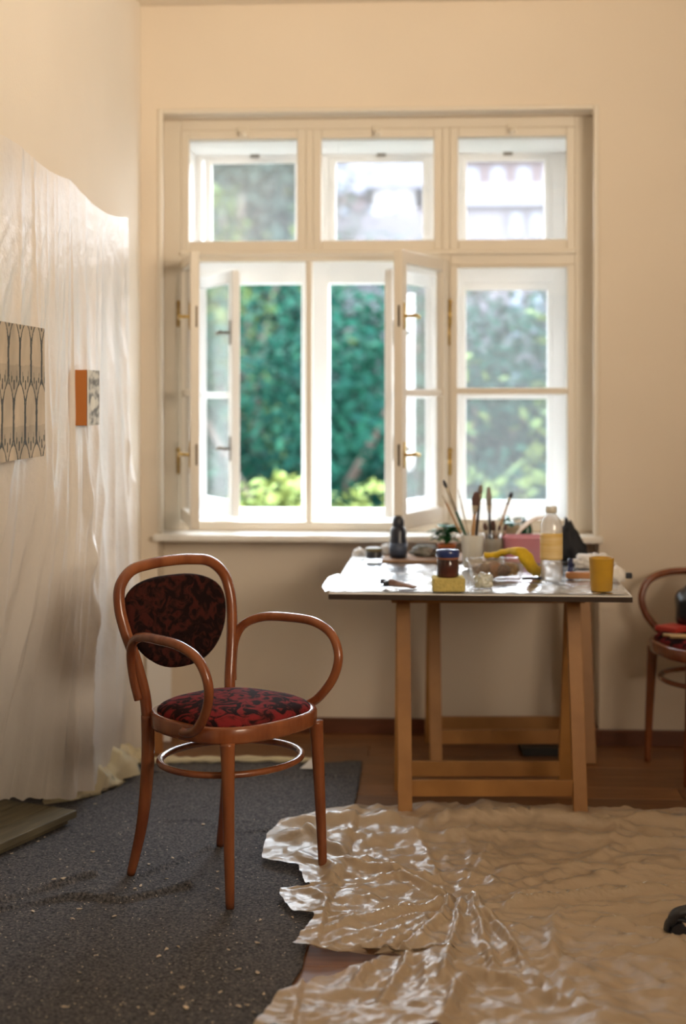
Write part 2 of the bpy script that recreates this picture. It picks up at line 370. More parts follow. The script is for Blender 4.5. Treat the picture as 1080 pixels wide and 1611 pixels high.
# outer leaves of the same lights, swung inwards
zo0, zo1 = 0.880, 1.885
P0 = (ox(314), YO-0.01); P1 = (at(372, 600, 5.92).x, 5.92)
leaf('outer_casement', P0, P1, z0=zo0, z1=zo1, sw=0.05, side=-1, muntin=1.375, handles=(at(360, 523, 5.92).z, at(360, 706, 5.92).z), hinges=(1.1, 1.7), m=OUTW, hm=IRON)
P0 = (ox(682), YO-0.01); P1 = (at(611, 600, 5.92).x, 5.92)
leaf('outer_casement', P0, P1, z0=zo0, z1=zo1, sw=0.05, side=1, muntin=1.375, handles=(at(612, 523, 5.92).z, at(612, 706, 5.92).z), hinges=(1.1, 1.7), m=OUTW, hm=IRON)
# right light: both leaves shut, hazy panes
z0, z1 = fz(821), fz(418)
o = leaf('inner_casement', (fx(708), YF+0.012), (fx(905), YF+0.012), z0=z0, z1=z1, sw=fx(720)-fx(708), side=-1, muntin=oz(617)+0.004, hinges=(at(712, 518, YF).z-0.02, at(712, 722, YF).z-0.02), glass=HAZY, rail=0.012)
z0, z1 = oz(801), oz(446)
leaf('outer_casement', (ox(724), YO+0.02), (ox(872), YO+0.02), z0=z0, z1=z1, sw=0.027, side=-1, muntin=oz(623), m=OUTW, glass=HAZY, rail=0.032)
# upper lights: shut transom sashes inside and out
for (a, b), (c, d) in (((285, 481), (322, 475)), ((493, 696), (518, 676)), ((708, 905), (724, 868))):
    o = leaf('transom_sash', (fx(a), YF+0.012), (fx(b), YF+0.012), z0=fz(397), z1=fz(203), sw=fx(298)-fx(285), side=-1, glass=HAZY, rail=fz(203)-fz(218))
    bm = bmesh.new(); zz = fz(210)-0; xm = (fx(b)-fx(a))/2
    lathe(bm, [(0.0, -0.012), (0.012, -0.010), (0.014, 0.0), (0.010, 0.010), (0, 0.012)], 12, (xm, -0.036, zz)); box(bm, xm-0.022, xm+0.022, -0.022, -0.016, zz-0.012, zz+0.03, 0.002); box(bm, xm-0.005, xm+0.005, -0.036, -0.016, zz-0.005, zz+0.005)
    put(bm, 'latch', WHITE, o, True)
    o = leaf('transom_sash', (ox(c), YO+0.02), (ox(d), YO+0.02), z0=oz(398)+0.0, z1=oz(248), sw=0.03, side=-1, glass=HAZY, m=OUTW, rail=0.02)
    bm = bmesh.new(); xm = (ox(d)-ox(c))/2+0.01; zz = oz(240)
    box(bm, xm-0.02, xm+0.02, -0.05, -0.017, zz-0.02, zz+0.012, 0.004); put(bm, 'latch', IRON, o)

# ------------------------------------------------------------------ outdoors
def leafy(name, m, parent, c, r, n, size, seed, bottom=-0.8):
    rnd = random.Random(seed); vs = []; fs = []
    lumps = [(Vector((rnd.gauss(0, .5), rnd.gauss(0, .5), rnd.uniform(bottom, .9))), rnd.uniform(.25, .5)) for _ in range(44)]
    for i in range(n):
        lc, lr = lumps[rnd.randrange(44)]
        d = Vector((rnd.gauss(0, 1), rnd.gauss(0, 1), rnd.gauss(0, 1))).normalized()
        p = lc+d*lr*rnd.uniform(.75, 1.05)
        p = Vector((c[0]+p.x*r[0], c[1]+p.y*r[1], c[2]+p.z*r[2]))
        a = Vector((rnd.gauss(0, 1), rnd.gauss(0, 1), rnd.gauss(0, .6))).normalized(); b = a.cross(d+Vector((0, 0, .4))).normalized()
        s = size*rnd.uniform(.6, 1.3); k = len(vs)
        vs += [p-a*s, p-b*s*.55, p+a*s, p+b*s*.55]; fs.append((k, k+1, k+2, k+3))
    me = bpy.data.meshes.new(name); me.from_pydata([tuple(v) for v in vs], [], fs); me.materials.append(m)
    o = bpy.data.objects.new(name, me); COL.objects.link(o); o.parent = parent; return o
BARK = mat('bark', (0.06, 0.045, 0.035), 0.9)
GD = mat('dark_leaves', (0.007, 0.046, 0.028), 0.8, spec=0.05, color2=(0.002, 0.017, 0.014), vscale=1.2, rnd=0.25)
GM = mat('mid_leaves', (0.014, 0.058, 0.034), 0.8, spec=0.05, color2=(0.005, 0.024, 0.019), vscale=1.2, rnd=0.25)
GY = mat('yellow_leaves', (0.085, 0.115, 0.033), 0.8, spec=0.05, color2=(0.035, 0.06, 0.025), vscale=1.5)
GR = mat('grey_green_leaves', (0.026, 0.039, 0.030), 0.8, spec=0.05, color2=(0.014, 0.026, 0.023), vscale=1)
def tree(x, y, z0, zt, rr, m, seed, label, group=None, n=9000, size=0.062, name='tree'):
    t = tag(empty(name, (x, y, z0)), label, 'tree', group)
    hgt = zt-z0
    bm = bmesh.new(); tube(bm, catmull([(0, 0, -0.1), (0.08, 0.05, hgt*.3), (-0.05, 0, hgt*.6), (0.03, 0, hgt*.85)], 4), lambda q: 0.16*(1-0.8*q), 8)
    for k in range(4):
        a = k*1.7+seed; tube(bm, catmull([(0, 0, hgt*(.3+.1*k)), (cos(a)*rr*.4, sin(a)*rr*.4, hgt*(.42+.1*k)), (cos(a)*rr*.75, sin(a)*rr*.75, hgt*(.55+.1*k))], 3), lambda q: 0.06*(1-0.7*q), 6)
    put(bm, 'trunk', BARK, t)
    leafy('foliage', m, t, (0, 0, hgt*0.52), (rr, rr, hgt*0.37), n, size, seed)
    return t
HG = mat('hill_grass', (0.013, 0.032, 0.023), 0.95, spec=0.0, color2=(0.02, 0.023, 0.023), vscale=0.6)
bm = bmesh.new()
def hill(s, t):
    x = lerp(-40, 40, s); y = lerp(7.5, 120, t**1.6)
    z = -4.2+1.4*fbm(x*.05, y*.05)+max(0, min(y, 50)-14)*0.105+max(0, y-50)*0.30
    z += max(0, -x-1)*0.16*min(1, max(0, y-14)/20)
    return (x, y, z)
sheet(bm, hill, 60, 60); st(put(bm, 'hillside_ground', HG, None, True))
DT = 'dark green leafy tree on the wooded slope outside the lower panes'
specs = [(-3.6, 13.5, 2.9, 1.5, GD), (-2.3, 14.5, 2.75, 1.4, GM), (-1.0, 13.8, 2.65, 1.5, GD), (0.3, 14.6, 2.8, 1.4, GM), (1.5, 13.9, 2.7, 1.4, GD), (2.8, 14.6, 2.8, 1.5, GM),
         (-4.8, 16.5, 2.9, 1.7, GD), (-2.0, 17.5, 2.9, 1.6, GD), (0.4, 17.5, 2.9, 1.7, GD), (3.4, 17.5, 2.9, 1.7, GD)]
for i, (x, y, zt, rr, m) in enumerate(specs):
    tree(x, y, -4.0, zt+(.45 if y > 16 else .2), rr*1.12, m, 11+i, DT, 'dark trees on the slope outside')
tree(0.95, 10.6, -4.0, 2.15, 0.62, GY, 40, 'yellow-green tree outside the shut right-hand light', n=1500, size=0.08)
p = at(378, 300, 24); tree(p.x, 24, -3.0, p.z+1.3, 1.1, GY, 41, 'tall yellow-green tree outside the upper left light', n=1500, size=0.13)
for i, (u, zt) in enumerate(((250, 5.2), (318, 5.8), (430, 5.9))):
    p = at(u, 300, 27); tree(p.x, 27+i, -3.0, zt+1.2, 2.0, GR, 50+i, 'grey-green tree on the far slope outside the upper left light', 'grey-green trees on the far slope', n=5000, size=0.12)
for i, (u, zt, rr) in enumerate(((398, 0.86, .33), (452, 0.80, .26), (545, 0.82, .28))):
    p = at(u, 790, 9.2); b = tag(empty('garden_bush', (p.x, 9.2, -3.6)), ['bright yellow-green bush low outside the open left light', 'smaller yellow-green bush between the two other low bushes outside', 'bright yellow-green bush low outside the open middle light'][i], 'bush')
    bm = bmesh.new(); tube(bm, [Vector((0, 0, -0.2)), Vector((0.03, 0, 3.9))], 0.03, 6); put(bm, 'stem', BARK, b)
    leafy('foliage', mat('bush_leaves', (0.17, 0.20, 0.06), 0.8, spec=0.05, color2=(0.085, 0.12, 0.035), vscale=6), b, (0, 0, 3.9+(zt-0.82)), (rr, rr, .45), 1300, 0.045, 70+i)
# pale building beyond the trees
def building(name, u0, u1, vt, vb, Y, depth, m, label, rows=1, cols=4, win_m=None, roofm=None, roofh=0.0, wins=True):
    a, b = at(u0, vb, Y), at(u1, vt, Y); o = tag(empty(name, ((a.x+b.x)/2, Y+depth/2, a.z)), label, 'building')
    w, h = b.x-a.x, b.z-a.z
    bm = bmesh.new(); box(bm, -w/2, w/2, -depth/2, depth/2, 0, h); put(bm, 'wall', m, o)
    if roofh:
        bm = bmesh.new(); vs = [bm.verts.new(q) for q in ((-w/2-.4, -depth/2-.4, h), (w/2+.4, -depth/2-.4, h), (w/2+.4, depth/2+.4, h), (-w/2-.4, depth/2+.4, h), (-w/2, 0, h+roofh), (w/2, 0, h+roofh))]
        for q in ((0, 1, 5, 4), (3, 4, 5, 2), (0, 4, 3), (1, 2, 5), (0, 3, 2, 1)): bm.faces.new([vs[i] for i in q])
        put(bm, 'roof', roofm, o)
    if wins:
        for r in range(rows):
            for c in range(cols):
                x = -w/2+w*(c+.5)/cols; z = h*(r+.5)/rows; ww, hh = w/cols*.22, h/rows*.28
                bx('window', win_m, o, x-ww, x+ww, -depth/2-.06, -depth/2+.02, z-hh, z+hh)
    return o
PALE = mat('pale_render', (0.08, 0.076, 0.09), 0.8); PINK = mat('pink_render', (0.065, 0.048, 0.055), 0.8); ROOF = mat('slate_roof', (0.055, 0.05, 0.07), 0.7, var=.3, vscale=1); DW = mat('far_window', (0.10, 0.13, 0.18), 0.3)
ROOFR = mat('red_roof', (0.085, 0.055, 0.055), 0.8, var=.2, vscale=1)
building('flat_roofed_building', 392, 790, 334, 620, 30, 6, PALE, 'pale flat-roofed building beyond the trees, seen in the upper lights', wins=False)
building('long_building', 700, 990, 322, 620, 44, 8, PALE, 'long building with slate roof outside the upper right light', 5, 9, DW, ROOF, 1.2)
building('pink_building', 722, 1010, 250, 420, 75, 10, PINK, 'pink many-windowed building high on the slope outside the upper right light', 3, 7, DW, ROOFR, 2.0)
building('slate_roofed_house', 520, 700, 305, 480, 60, 9, PINK, 'house with slate roof behind the pale building, outside the upper middle light', 2, 4, DW, ROOF, 3.0)
building('small_white_house', 590, 650, 296, 360, 50, 5, mat('white_render', (0.3, 0.3, 0.31), 0.8), 'small white house in front of the slate-roofed one, outside the upper middle light', 1, 2, DW, ROOF, .4)
for i, u in enumerate((500, 560, 640, 700, 780, 860, 940)):
    p = at(u, 230, 100); tree(p.x, 100, 3, p.z+1.5+(i % 3), 6, GR, 80+i, 'hazy grey-green tree on the skyline behind the far buildings', 'skyline trees', n=1400, size=0.6)

# ------------------------------------------------------------------ carpet of grey felt
FELT = mat('grey_felt', (0.085, 0.088, 0.098), 0.95, bump=0.5, bscale=160)
nt = FELT.node_tree; b_ = nt.nodes['Principled BSDF']; N = nt.nodes.new; L = nt.links.new
t_ = N('ShaderNodeTexCoord'); n_ = N('ShaderNodeTexNoise'); n_.inputs['Scale'].default_value = 130; n_.inputs['Detail'].default_value = 5; n_.inputs['Roughness'].default_value = 0.7
L(t_.outputs['Object'], n_.inputs['Vector']); r_ = N('ShaderNodeValToRGB'); e = r_.color_ramp.elements
e[0].position = 0.36; e[0].color = (0.02, 0.02, 0.022, 1); e[1].position = 0.72; e[1].color = (0.34, 0.31, 0.28, 1); k = e.new(0.47); k.color = (0.075, 0.078, 0.09, 1); k = e.new(0.60); k.color = (0.17, 0.155, 0.155, 1)
L(n_.outputs['Fac'], r_.inputs[0]); L(r_.outputs[0], b_.inputs['Base Color'])
cr = [fl(u, v) for u, v in ((440, 1640), (452, 1585), (475, 1520), (500, 1440), (530, 1370), (552, 1290), (565, 1240), (569, 1206))]
edgeR = [(p.y, p.x) for p in cr]
creases = [[(0, 1425), (90, 1400), (130, 1388), (150, 1384)], [(0, 1438), (120, 1418), (200, 1424), (250, 1412), (300, 1400)], [(200, 1395), (240, 1378), (285, 1358), (330, 1340)], [(90, 1245), (140, 1248), (190, 1238)], [(360, 1316), (420, 1312), (470, 1306)], [(230, 1230), (330, 1231), (400, 1228), (560, 1226)], [(250, 1296), (330, 1295), (345, 1310)]]
cw_ = [[fl(u, v) for u, v in c] for c in creases]
def dseg(p, a, b):
    ab = b-a; t = max(0, min(1, (p-a).dot(ab)/ab.length_squared)); return (p-a-ab*t).length
def carpet_h(x, y):
    p = Vector((x, y, 0)); h = 0.008+0.0025*fbm(x*5, y*5)+0.002
    for i, c in enumerate(cw_):
        dd = min(dseg(p, a, b) for a, b in zip(c, c[1:]))
        if dd < 0.12: h += (0.030, 0.034, 0.024, 0.036, 0.012, 0.018, 0.012)[i]*0.75*math.exp(-(dd/0.010)**2)*(0.7+0.5*noise.noise(Vector((x*9, y*9, i))))
    return h
Y0c, Y1c = 2.75, fl(400, 1200).y
def cfn(s, t):
    y = lerp(Y0c, Y1c, t); xr = poly(edgeR, y)+0.01*noise.noise(Vector((y*9, 0, 0)))
    xl = -1.8 if y < DY1-0.05 else XL+0.03
    x = lerp(xl, xr, s); yy = y + (0.03*noise.noise(Vector((x*6, 3, 0)))+0.02*noise.noise(Vector((x*19, 3, 0))))*max(0, (t-0.9)*10)
    return (x, yy, carpet_h(x, yy))
bm = bmesh.new(); sheet(bm, cfn, 190, 280)
o = put(bm, 'felt_carpet', FELT, None, True); tag(o, 'dark grey speckled felt floor covering under the chair, with creases', 'carpet')
md = o.modifiers.new('t', 'SOLIDIFY'); md.thickness = 0.006; md.offset = -1

# ------------------------------------------------------------------ plastic film on the floor
Lp = [(1276, 640), (1279, 600), (1284, 545), (1290, 510), (1300, 470), (1308, 445), (1325, 424), (1345, 416), (1366, 412), (1372, 432), (1379, 470), (1400, 478), (1412, 488), (1414, 440), (1425, 441), (1451, 462), (1453, 492), (1462, 494), (1478, 480), (1495, 469), (1505, 462), (1509, 480), (1511, 500), (1513, 538), (1514, 636), (1520, 600), (1531, 560), (1545, 530), (1570, 478), (1590, 440), (1600, 430), (1640, 390)]
Cc = fl(712, 1440)
def ridge(q, w): return math.exp(-(q/w)**2)
FC = [[(712, 1430), (690, 1470), (640, 1512)], [(728, 1432), (707, 1515), (700, 1570)], [(745, 1435), (775, 1540), (770, 1560)], [(745, 1430), (800, 1500), (830, 1545), (885, 1600)], [(878, 1448), (866, 1545)],
      [(885, 1595), (775, 1555), (720, 1548)], [(945, 1468), (1010, 1482), (1085, 1502)], [(955, 1515), (1090, 1508)], [(970, 1530), (1085, 1595)], [(690, 1312), (850, 1302), (1000, 1318), (1085, 1335)],
      [(560, 1565), (610, 1512), (700, 1462)], [(465, 1412), (640, 1396), (712, 1432)], [(480, 1335), (560, 1380), (690, 1402)], [(520, 1470), (640, 1452), (712, 1432)], [(735, 1560), (712, 1620)], [(800, 1440), (920, 1425), (1085, 1412)], [(880, 1560), (925, 1620)], [(660, 1500), (600, 1600)]]
FCW = [[fl(u, v) for u, v in c] for c in FC]
def film_z(x, y):
    p = Vector((x+.012*noise.noise(Vector((x*9, y*9, 1))), y+.012*noise.noise(Vector((x*9, y*9, 2))), 0)); cz = 0.0
    for i, c in enumerate(FCW):
        dd = min(dseg(p, a, b) for a, b in zip(c, c[1:]))
        if dd < .05: cz = max(cz, (.016 if i % 3 else .021)*math.exp(-(dd/.011)**2))
    return film_z0(x, y)+cz
def film_z0(x, y):
    dx, dy = x-Cc.x, y-Cc.y; r = math.hypot(dx, dy); a = math.atan2(dy, dx)
    n1 = 1-abs(noise.noise(Vector((a*3.4+0.7*noise.noise(Vector((x*2, y*2, 5))), r*0.7, 1.0))))*2.6
    n2 = 1-abs(noise.noise(Vector((a*7.5, r*1.3, 7.0))))*2.4
    z = (0.012+0.012*max(0, min(1, -dy*2)))*max(0, n1)**3*min(1, r*2.5)+0.006*max(0, n2)**2*min(1, r*2)
    z += 0.007*(1-abs(fbm(x*6, y*9, 2.0, 3))*2.0)
    # long soft rolls parallel to the far edge
    z += 0.022*ridge(y-(4.62+0.06*sin(x*2.3)), 0.035)+0.016*ridge(y-(4.47-0.05*(x-0.4)**2+0.02*sin(x*5)), 0.03)+0.012*ridge(y-(4.28-0.12*x), 0.02)*max(0, min(1, x))
    wx_ = x+.05*noise.noise(Vector((x*5, y*5, 9))); wy_ = y+.05*noise.noise(Vector((x*5, y*5, 19)))
    z += 0.008*abs(fbm(x*13, y*16, 4.0, 3))+0.010*max(0, 1-3.2*abs(noise.noise(Vector((wx_*7, wy_*10, 2)))))*max(0, min(1, .9-.5*x))+0.004*max(0, 1-3*abs(noise.noise(Vector((wx_*19, wy_*23, 6)))))
    return 0.014+max(0, z)
vs_ = [1276+ (1640-1276)*(k/210) for k in range(211)]
vs_ += [1412.6, 1413.3, 1451.6, 1452.4, 1511.6, 1512.5, 1513.3, 1513.7]
vs_ = sorted(vs_)
bm = bmesh.new(); rows = []
for v in vs_:
    u0 = poly(Lp, v); A = fl(u0, v); row = []
    A.x += 0.006*noise.noise(Vector((v*.11, 1, 0)))
    xr = 2.3
    for i in range(211):
        s = i/210; x = lerp(A.x, .22, i/100) if i <= 100 else .22+(xr-.22)*(.7*(i-100)/110+.3*((i-100)/110)**2); y = A.y+(x-A.x)*tan(PSI)*0
        yy = y + (0.10*(x-0.2)*0.0)
        e_ = min(1, (x-A.x)/0.10)
        z = 0.010+(film_z(x, y)-0.010)*(0.45+0.55*e_)+0.012*max(0, 1-(x-A.x)/0.03)*abs(noise.noise(Vector((v*.06, 5, 0))))
        if x < poly(edgeR, y)+0.03: z += 0.012
        row.append(bm.verts.new((x, yy, z)))
    rows.append(row)
for j in range(len(rows)-1):
    for i in range(210): bm.faces.new((rows[j][i], rows[j][i+1], rows[j+1][i+1], rows[j+1][i]))
o = put(bm, 'floor_film', FLOORFILM, None, True); tag(o, 'crumpled translucent plastic dust sheet spread on the wooden floor', 'plastic sheet')

# ------------------------------------------------------------------ plastic film over the doorway
tops = [(0.0, DY1+0.06, 2.035), (0.42, 4.50, 2.045), (0.45, 4.47, 2.05), (0.75, 4.02, 2.06), (1.0, 3.55, 2.05)]
bots_px = [(0.0, 217, 1180), (0.12, 178, 1194), (0.25, 140, 1236), (0.42, 88, 1256), (0.7, 0, 1257), (1.0, -140, 1262)]
def wfn(s, t):
    ty = poly([(a, b) for a, b, c in tops], s); tz = poly([(a, c) for a, b, c in tops], s)
    tz -= 0.035*sin(pi*min(1, s/0.42)) if s < 0.42 else 0.02*sin(pi*min(1, (s-0.42)/0.4))
    u = poly([(a, b) for a, b, c in bots_px], s); v = poly([(a, c) for a, b, c in bots_px], s)
    B = fl(u, v, 0.03+0.045*min(1, s/0.5)); B.z += 0.015*noise.noise(Vector((s*25, 0, 0)))
    T = Vector((XL+0.02, ty, tz))
    k = t**2.4
    P = Vector((lerp(T.x, B.x, k), lerp(T.y, B.y, t*0.35+0.65*t*t), lerp(T.z, B.z, t)))
    g = s*(1+0.25*(1-t))
    amp = 0.004+0.034*min(1, t*1.2)**1.3
    q = 1-abs(noise.noise(Vector((g*13+0.6*noise.noise(Vector((s*4, t*3, 1))), t*1.1, 3.3))))*2.3
    q2 = noise.noise(Vector((s*34+t*2, t*1.6, 8)))
    q3 = 1-abs(noise.noise(Vector(((s-0.42)/(0.15+t)*5, t*0.8, 12))))*2.4
    P.x += 0.014+amp*max(0, q)**1.5+0.006*q2*min(1, t*1.4)+0.014*max(0, q3)**2*min(1, t*2)*(1-0.4*t)
    # twisted fold running out from under the print
    d = abs((s-0.36)-(-0.06)*(t-0.45)*4)
    P.x += 0.02*math.exp(-(d/0.012)**2)*min(1, max(0, t-0.25)*6)*max(0, 1-max(0, t-0.6)*4)
    if P.y > DY1-0.02: P.x = max(P.x, XL+0.012)
    P.z = max(P.z, 0.02)
    return P
bm = bmesh.new(); sheet(bm, wfn, 260, 130)
o = put(bm, 'wall_film', WALLFILM, None, True); tag(o, 'milky plastic dust sheet hanging in folds over the left-hand doorway', 'plastic sheet')

# crumpled cream masking paper along its foot
CREAM = mat('cream_paper', (0.78, 0.70, 0.46), 0.8, color2=(0.70, 0.62, 0.45), vscale=12)
path = catmull([fl(*q, 0.035) for q in ((92, 1252), (118, 1244), (145, 1230), (170, 1206), (205, 1192), (255, 1192), (330, 1190), (420, 1190), (505, 1192))], 10)
bm = bmesh.new()
def cfn2(s, t):
    i = s*(len(path)-1); a = int(min(i, len(path)-2)); P = path[a].lerp(path[a+1], i-a)
    rr = poly([(0, .03), (.12, .06), (.3, .085), (.45, .055), (.6, .014), (1, .008)], s)*(1+0.7*noise.noise(Vector((s*40, t*3, 0))))
    an = 2*pi*t; w = 1+0.45*noise.noise(Vector((s*60, cos(an)*2, sin(an)*2)))
    return Vector((P.x+rr*1.1*cos(an)*w, P.y+rr*1.1*cos(an)*w*.6, max(0.012, P.z-0.01+rr*sin(an)*w)))
sheet(bm, cfn2, 150, 14); bmesh.ops.remove_doubles(bm, verts=bm.verts, dist=1e-5)
tag(put(bm, 'masking_paper', CREAM, None, True), 'crumpled cream masking paper along the far edge of the felt', 'paper')
p = fl(489, 1212); bm = bmesh.new()
vs = [bm.verts.new(p+Vector(q)) for q in ((-.035, -.04, .016), (.03, -.05, .018), (.035, .09, .05), (.0, .05, .03))]; bm.faces.new(vs)
r0 = bmesh.ops.extrude_face_region(bm, geom=bm.faces[:]); bmesh.ops.translate(bm, vec=(0, 0, .002), verts=[x for x in r0['geom'] if isinstance(x, bmesh.types.BMVert)])
tag(put(bm, 'paper_scrap', mat('white_paper', (0.85, 0.83, 0.8), 0.8)), 'white paper scrap on the felt behind the armchair', 'paper')

# timber platform boards, bottom left
P1 = fl(105, 1272, 0.055); P2 = fl(-10, 1322, 0.055); ang = math.atan2((P2-P1).y, (P2-P1).x)
pl = tag(empty('board_platform', (P1.x, P1.y, 0.014), ang), 'low weathered board platform on the felt by the hanging plastic', 'platform')
OLDW = mat('weathered_wood', (0.16, 0.135, 0.08), 0.6, color2=(0.10, 0.085, 0.05), vscale=7, stretch=(1, 8, 8))
for k in range(3): bx('plank', OLDW, pl, 0, 1.0, -0.06-0.104*k-0.0, 0.04-0.104*k, 0.018, 0.042, 0.003)
bx('batten', OLDW, pl, 0.02, 0.98, -0.24, 0.02, 0.0, 0.018, 0.002)

# paint flakes and shavings on the felt
FLK = mat('flake_paint', (0.72, 0.60, 0.46), 0.8, rnd=0.25)
fpos = [(150, 1271), (208, 1270), (70, 1323), (25, 1335), (18, 1350), (145, 1346), (100, 1398), (85, 1401), (52, 1441), (125, 1437), (115, 1452), (180, 1449), (343, 1379), (262, 1390), (235, 1366), (272, 1356), (320, 1303), (342, 1406), (405, 1492), (360, 1503), (262, 1500), (376, 1533), (270, 1538), (125, 1538), (347, 1570), (217, 1594), (190, 1590), (104, 1592), (293, 1594), (375, 1592), (415, 1573), (95, 1359), (410, 1455), (445, 1447), (460, 1451), (281, 1497), (288, 1563), (250, 1511), (405, 1538), (60, 1330), (212, 1405), (222, 1400), (400, 1602), (240, 1604), (390, 1590)]
for i, (u, v) in enumerate(fpos):
    p = fl(u, v); n_ = random.choice((4, 5, 6)); s = random.uniform(.005, .011); bm = bmesh.new()
    asp = random.uniform(.3, .75)
    pts = [bm.verts.new((s*cos(2*pi*k/n_)*random.uniform(.6, 1.2), s*asp*sin(2*pi*k/n_)*random.uniform(.6, 1.2), random.uniform(0, .003))) for k in range(n_)]
    f0 = bm.faces.new(pts); r0 = bmesh.ops.extrude_face_region(bm, geom=[f0]); bmesh.ops.translate(bm, vec=(0, 0, .0015), verts=[x for x in r0['geom'] if isinstance(x, bmesh.types.BMVert)])
    o = put(bm, 'paint_flake', FLK, None, loc=(p.x, p.y, carpet_h(p.x, p.y)+0.001)); o.rotation_euler = (0, 0, random.uniform(0, 6))
    tag(o, 'small pale flake of paint or wood lying on the grey felt', 'flake', 'flakes on the felt')
bm = bmesh.new()
for i in range(700):
    u, v = random.uniform(-20, 470), random.uniform(1290, 1625); p = fl(u, v)
    if p.x > poly(edgeR, p.y)-0.02: continue
    z = carpet_h(p.x, p.y)+.001; s = random.uniform(.001, .0035); a = random.uniform(0, 6)
    vs = [bm.verts.new((p.x+s*cos(a+q)*random.uniform(.5, 1.4), p.y+s*sin(a+q), z+random.uniform(0, .002))) for q in (0, 2.1, 4.2)]; bm.faces.new(vs)
tag(put(bm, 'sawdust', FLK), 'fine pale dust and crumbs scattered over the felt', 'debris', kind='stuff')

# ------------------------------------------------------------------ bentwood armchair
def make_chair(name, loc, rz, label, group):
    c = tag(empty(name, loc, rz), label, 'chair', group)
    V = Vector
    # local: +y to the front, +x to the sitter's right
    def rim_pt(a, grow=0.0):
        ca, sa = cos(a), sin(a); n = 2.7
        r = (abs(ca)**n+abs(sa)**n)**(-1/n)
        x = r*ca; y = r*sa
        wx = 0.219+0.017*y+grow; wy = 0.213+grow
        return V((x*wx, y*wy-0.012, 0))
    # seat rim: bent band
    bm = bmesh.new(); n = 72; ring = []
    for k in range(n):
        a = 2*pi*k/n; o_, i_ = rim_pt(a), rim_pt(a, -0.032)
        ring.append([bm.verts.new(q) for q in ((o_.x*.99, o_.y*.99, .430), (o_.x, o_.y, .436), (o_.x, o_.y, .468), (o_.x*.985, o_.y*.985, .474), (i_.x, i_.y, .474), (i_.x, i_.y, .430))])
    for k in range(n):
        A, B = ring[k], ring[(k+1) % n]
        for j in range(6): bm.faces.new((A[j], A[(j+1) % 6], B[(j+1) % 6], B[j]))
    put(bm, 'seat_rim', BENT, c, True)
    # seat cushion: domed
    bm = bmesh.new(); R = []
    prof = [(0.0, .515), (.25, .514), (.5, .511), (.7, .506), (.85, .498), (.94, .489), (.985, .480), (.985, .470), (.9, .462)]
    for q, z in prof:
        R.append([bm.verts.new((rim_pt(2*pi*k/n, -.014).x*max(q, .001), (rim_pt(2*pi*k/n, -.014).y+.012)*max(q, .001)-.012, z)) for k in range(n)])
    for A, B in zip(R, R[1:]):
        for k in range(n): bm.faces.new((A[k], A[(k+1) % n], B[(k+1) % n], B[k]))
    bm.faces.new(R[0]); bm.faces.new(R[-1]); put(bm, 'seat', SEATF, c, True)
    # front legs
    for s in (1, -1):
        bm = bmesh.new(); tube(bm, catmull([(s*.178, .150, .434), (s*.180, .154, .36), (s*.184, .162, .18), (s*.187, .169, 0)], 6), lambda t: .0215*(1-t)+.0120*t, 14)
        put(bm, 'leg', BENT, c, True)
    # back hoop running down into both rear legs: two legs and the hoop above the seat
    sh = [(.178, -.240, 0), (.166, -.205, .15), (.162, -.186, .32), (.164, -.184, .46)]
    for s in (1, -1):
        bm = bmesh.new(); tube(bm, catmull([(s*x, y, z) for x, y, z in sh], 7), lambda t: .0125+.0065*min(1, t*1.8), 14); put(bm, 'leg', BENT, c, True)
    up = [(.164, -.184, .44), (.170, -.190, .52), (.192, -.205, .62), (.212, -.224, .70), (.219, -.240, .765), (.205, -.254, .822), (.155, -.263, .862), (.08, -.266, .874), (0, -.267, .877)]
    full = up+[(-x, y, z) for x, y, z in reversed(up[:-1])]
    bm = bmesh.new(); tube(bm, catmull(full, 7), .0165, 14); put(bm, 'back_hoop', BENT, c, True)
    # padded back: shield outline inside the hoop
    def yb(z): return -.186-.08*min(1, max(0, (z-.5)/.37))**.85
    def outl(a):
        ca, sa = cos(a), sin(a)
        if sa >= 0: x = (abs(ca)**.78)*math.copysign(1, ca)*.196; z = .742+.093*abs(sa)**.80
        else: x = (abs(ca)**.90)*math.copysign(1, ca)*.196; z = .742-.172*abs(sa)**1.05
        return x, z
    bm = bmesh.new(); n2 = 60
    for side in (1, -1):
        rr = []
        for q, th in ((1, .0), (.985, .010), (.93, .017), (.75, .021), (.4, .024), (.01, .025)):
            row = []
            for k in range(n2):
                x, z = outl(2*pi*k/n2); x *= q; z = .735+(z-.735)*q
                row.append(bm.verts.new((x, yb(z)+side*th-0.02*(1-(x/.2)**2)*.5, z)))
            rr.append(row)
        for A, B in zip(rr, rr[1:]):
            for k in range(n2): bm.faces.new((A[k], A[(k+1) % n2], B[(k+1) % n2], B[k]))
        bm.faces.new(rr[-1])
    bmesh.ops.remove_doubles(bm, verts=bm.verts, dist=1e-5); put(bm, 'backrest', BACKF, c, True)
    # arms
    for s in (1, -1):
        pts = [(.186, -.196, .505), (.196, -.205, .56), (.207, -.205, .625), (.222, -.180, .672), (.243, -.120, .697), (.262, -.03, .702), (.270, .06, .697), (.268, .130, .668), (.262, .162, .61), (.252, .150, .545), (.238, .105, .485), (.226, .060, .458), (.219, .02, .452)]
        bm = bmesh.new(); tube(bm, catmull([(s*x, y, z) for x, y, z in pts], 7), lambda t: .0135, 12); put(bm, 'armrest', BENT, c, True)
    # stretcher ring
    ringp = []
    for k in range(16):
        a = 2*pi*k/16; ringp.append((cos(a)*.212, sin(a)*.188-.014, .338))
    bm = bmesh.new(); tube(bm, catmull(ringp, 4, True), .0105, 10, True, flat=(1, .9)); put(bm, 'stretcher_ring', BENT, c, True)
    return c
phi = -0.71+PSI
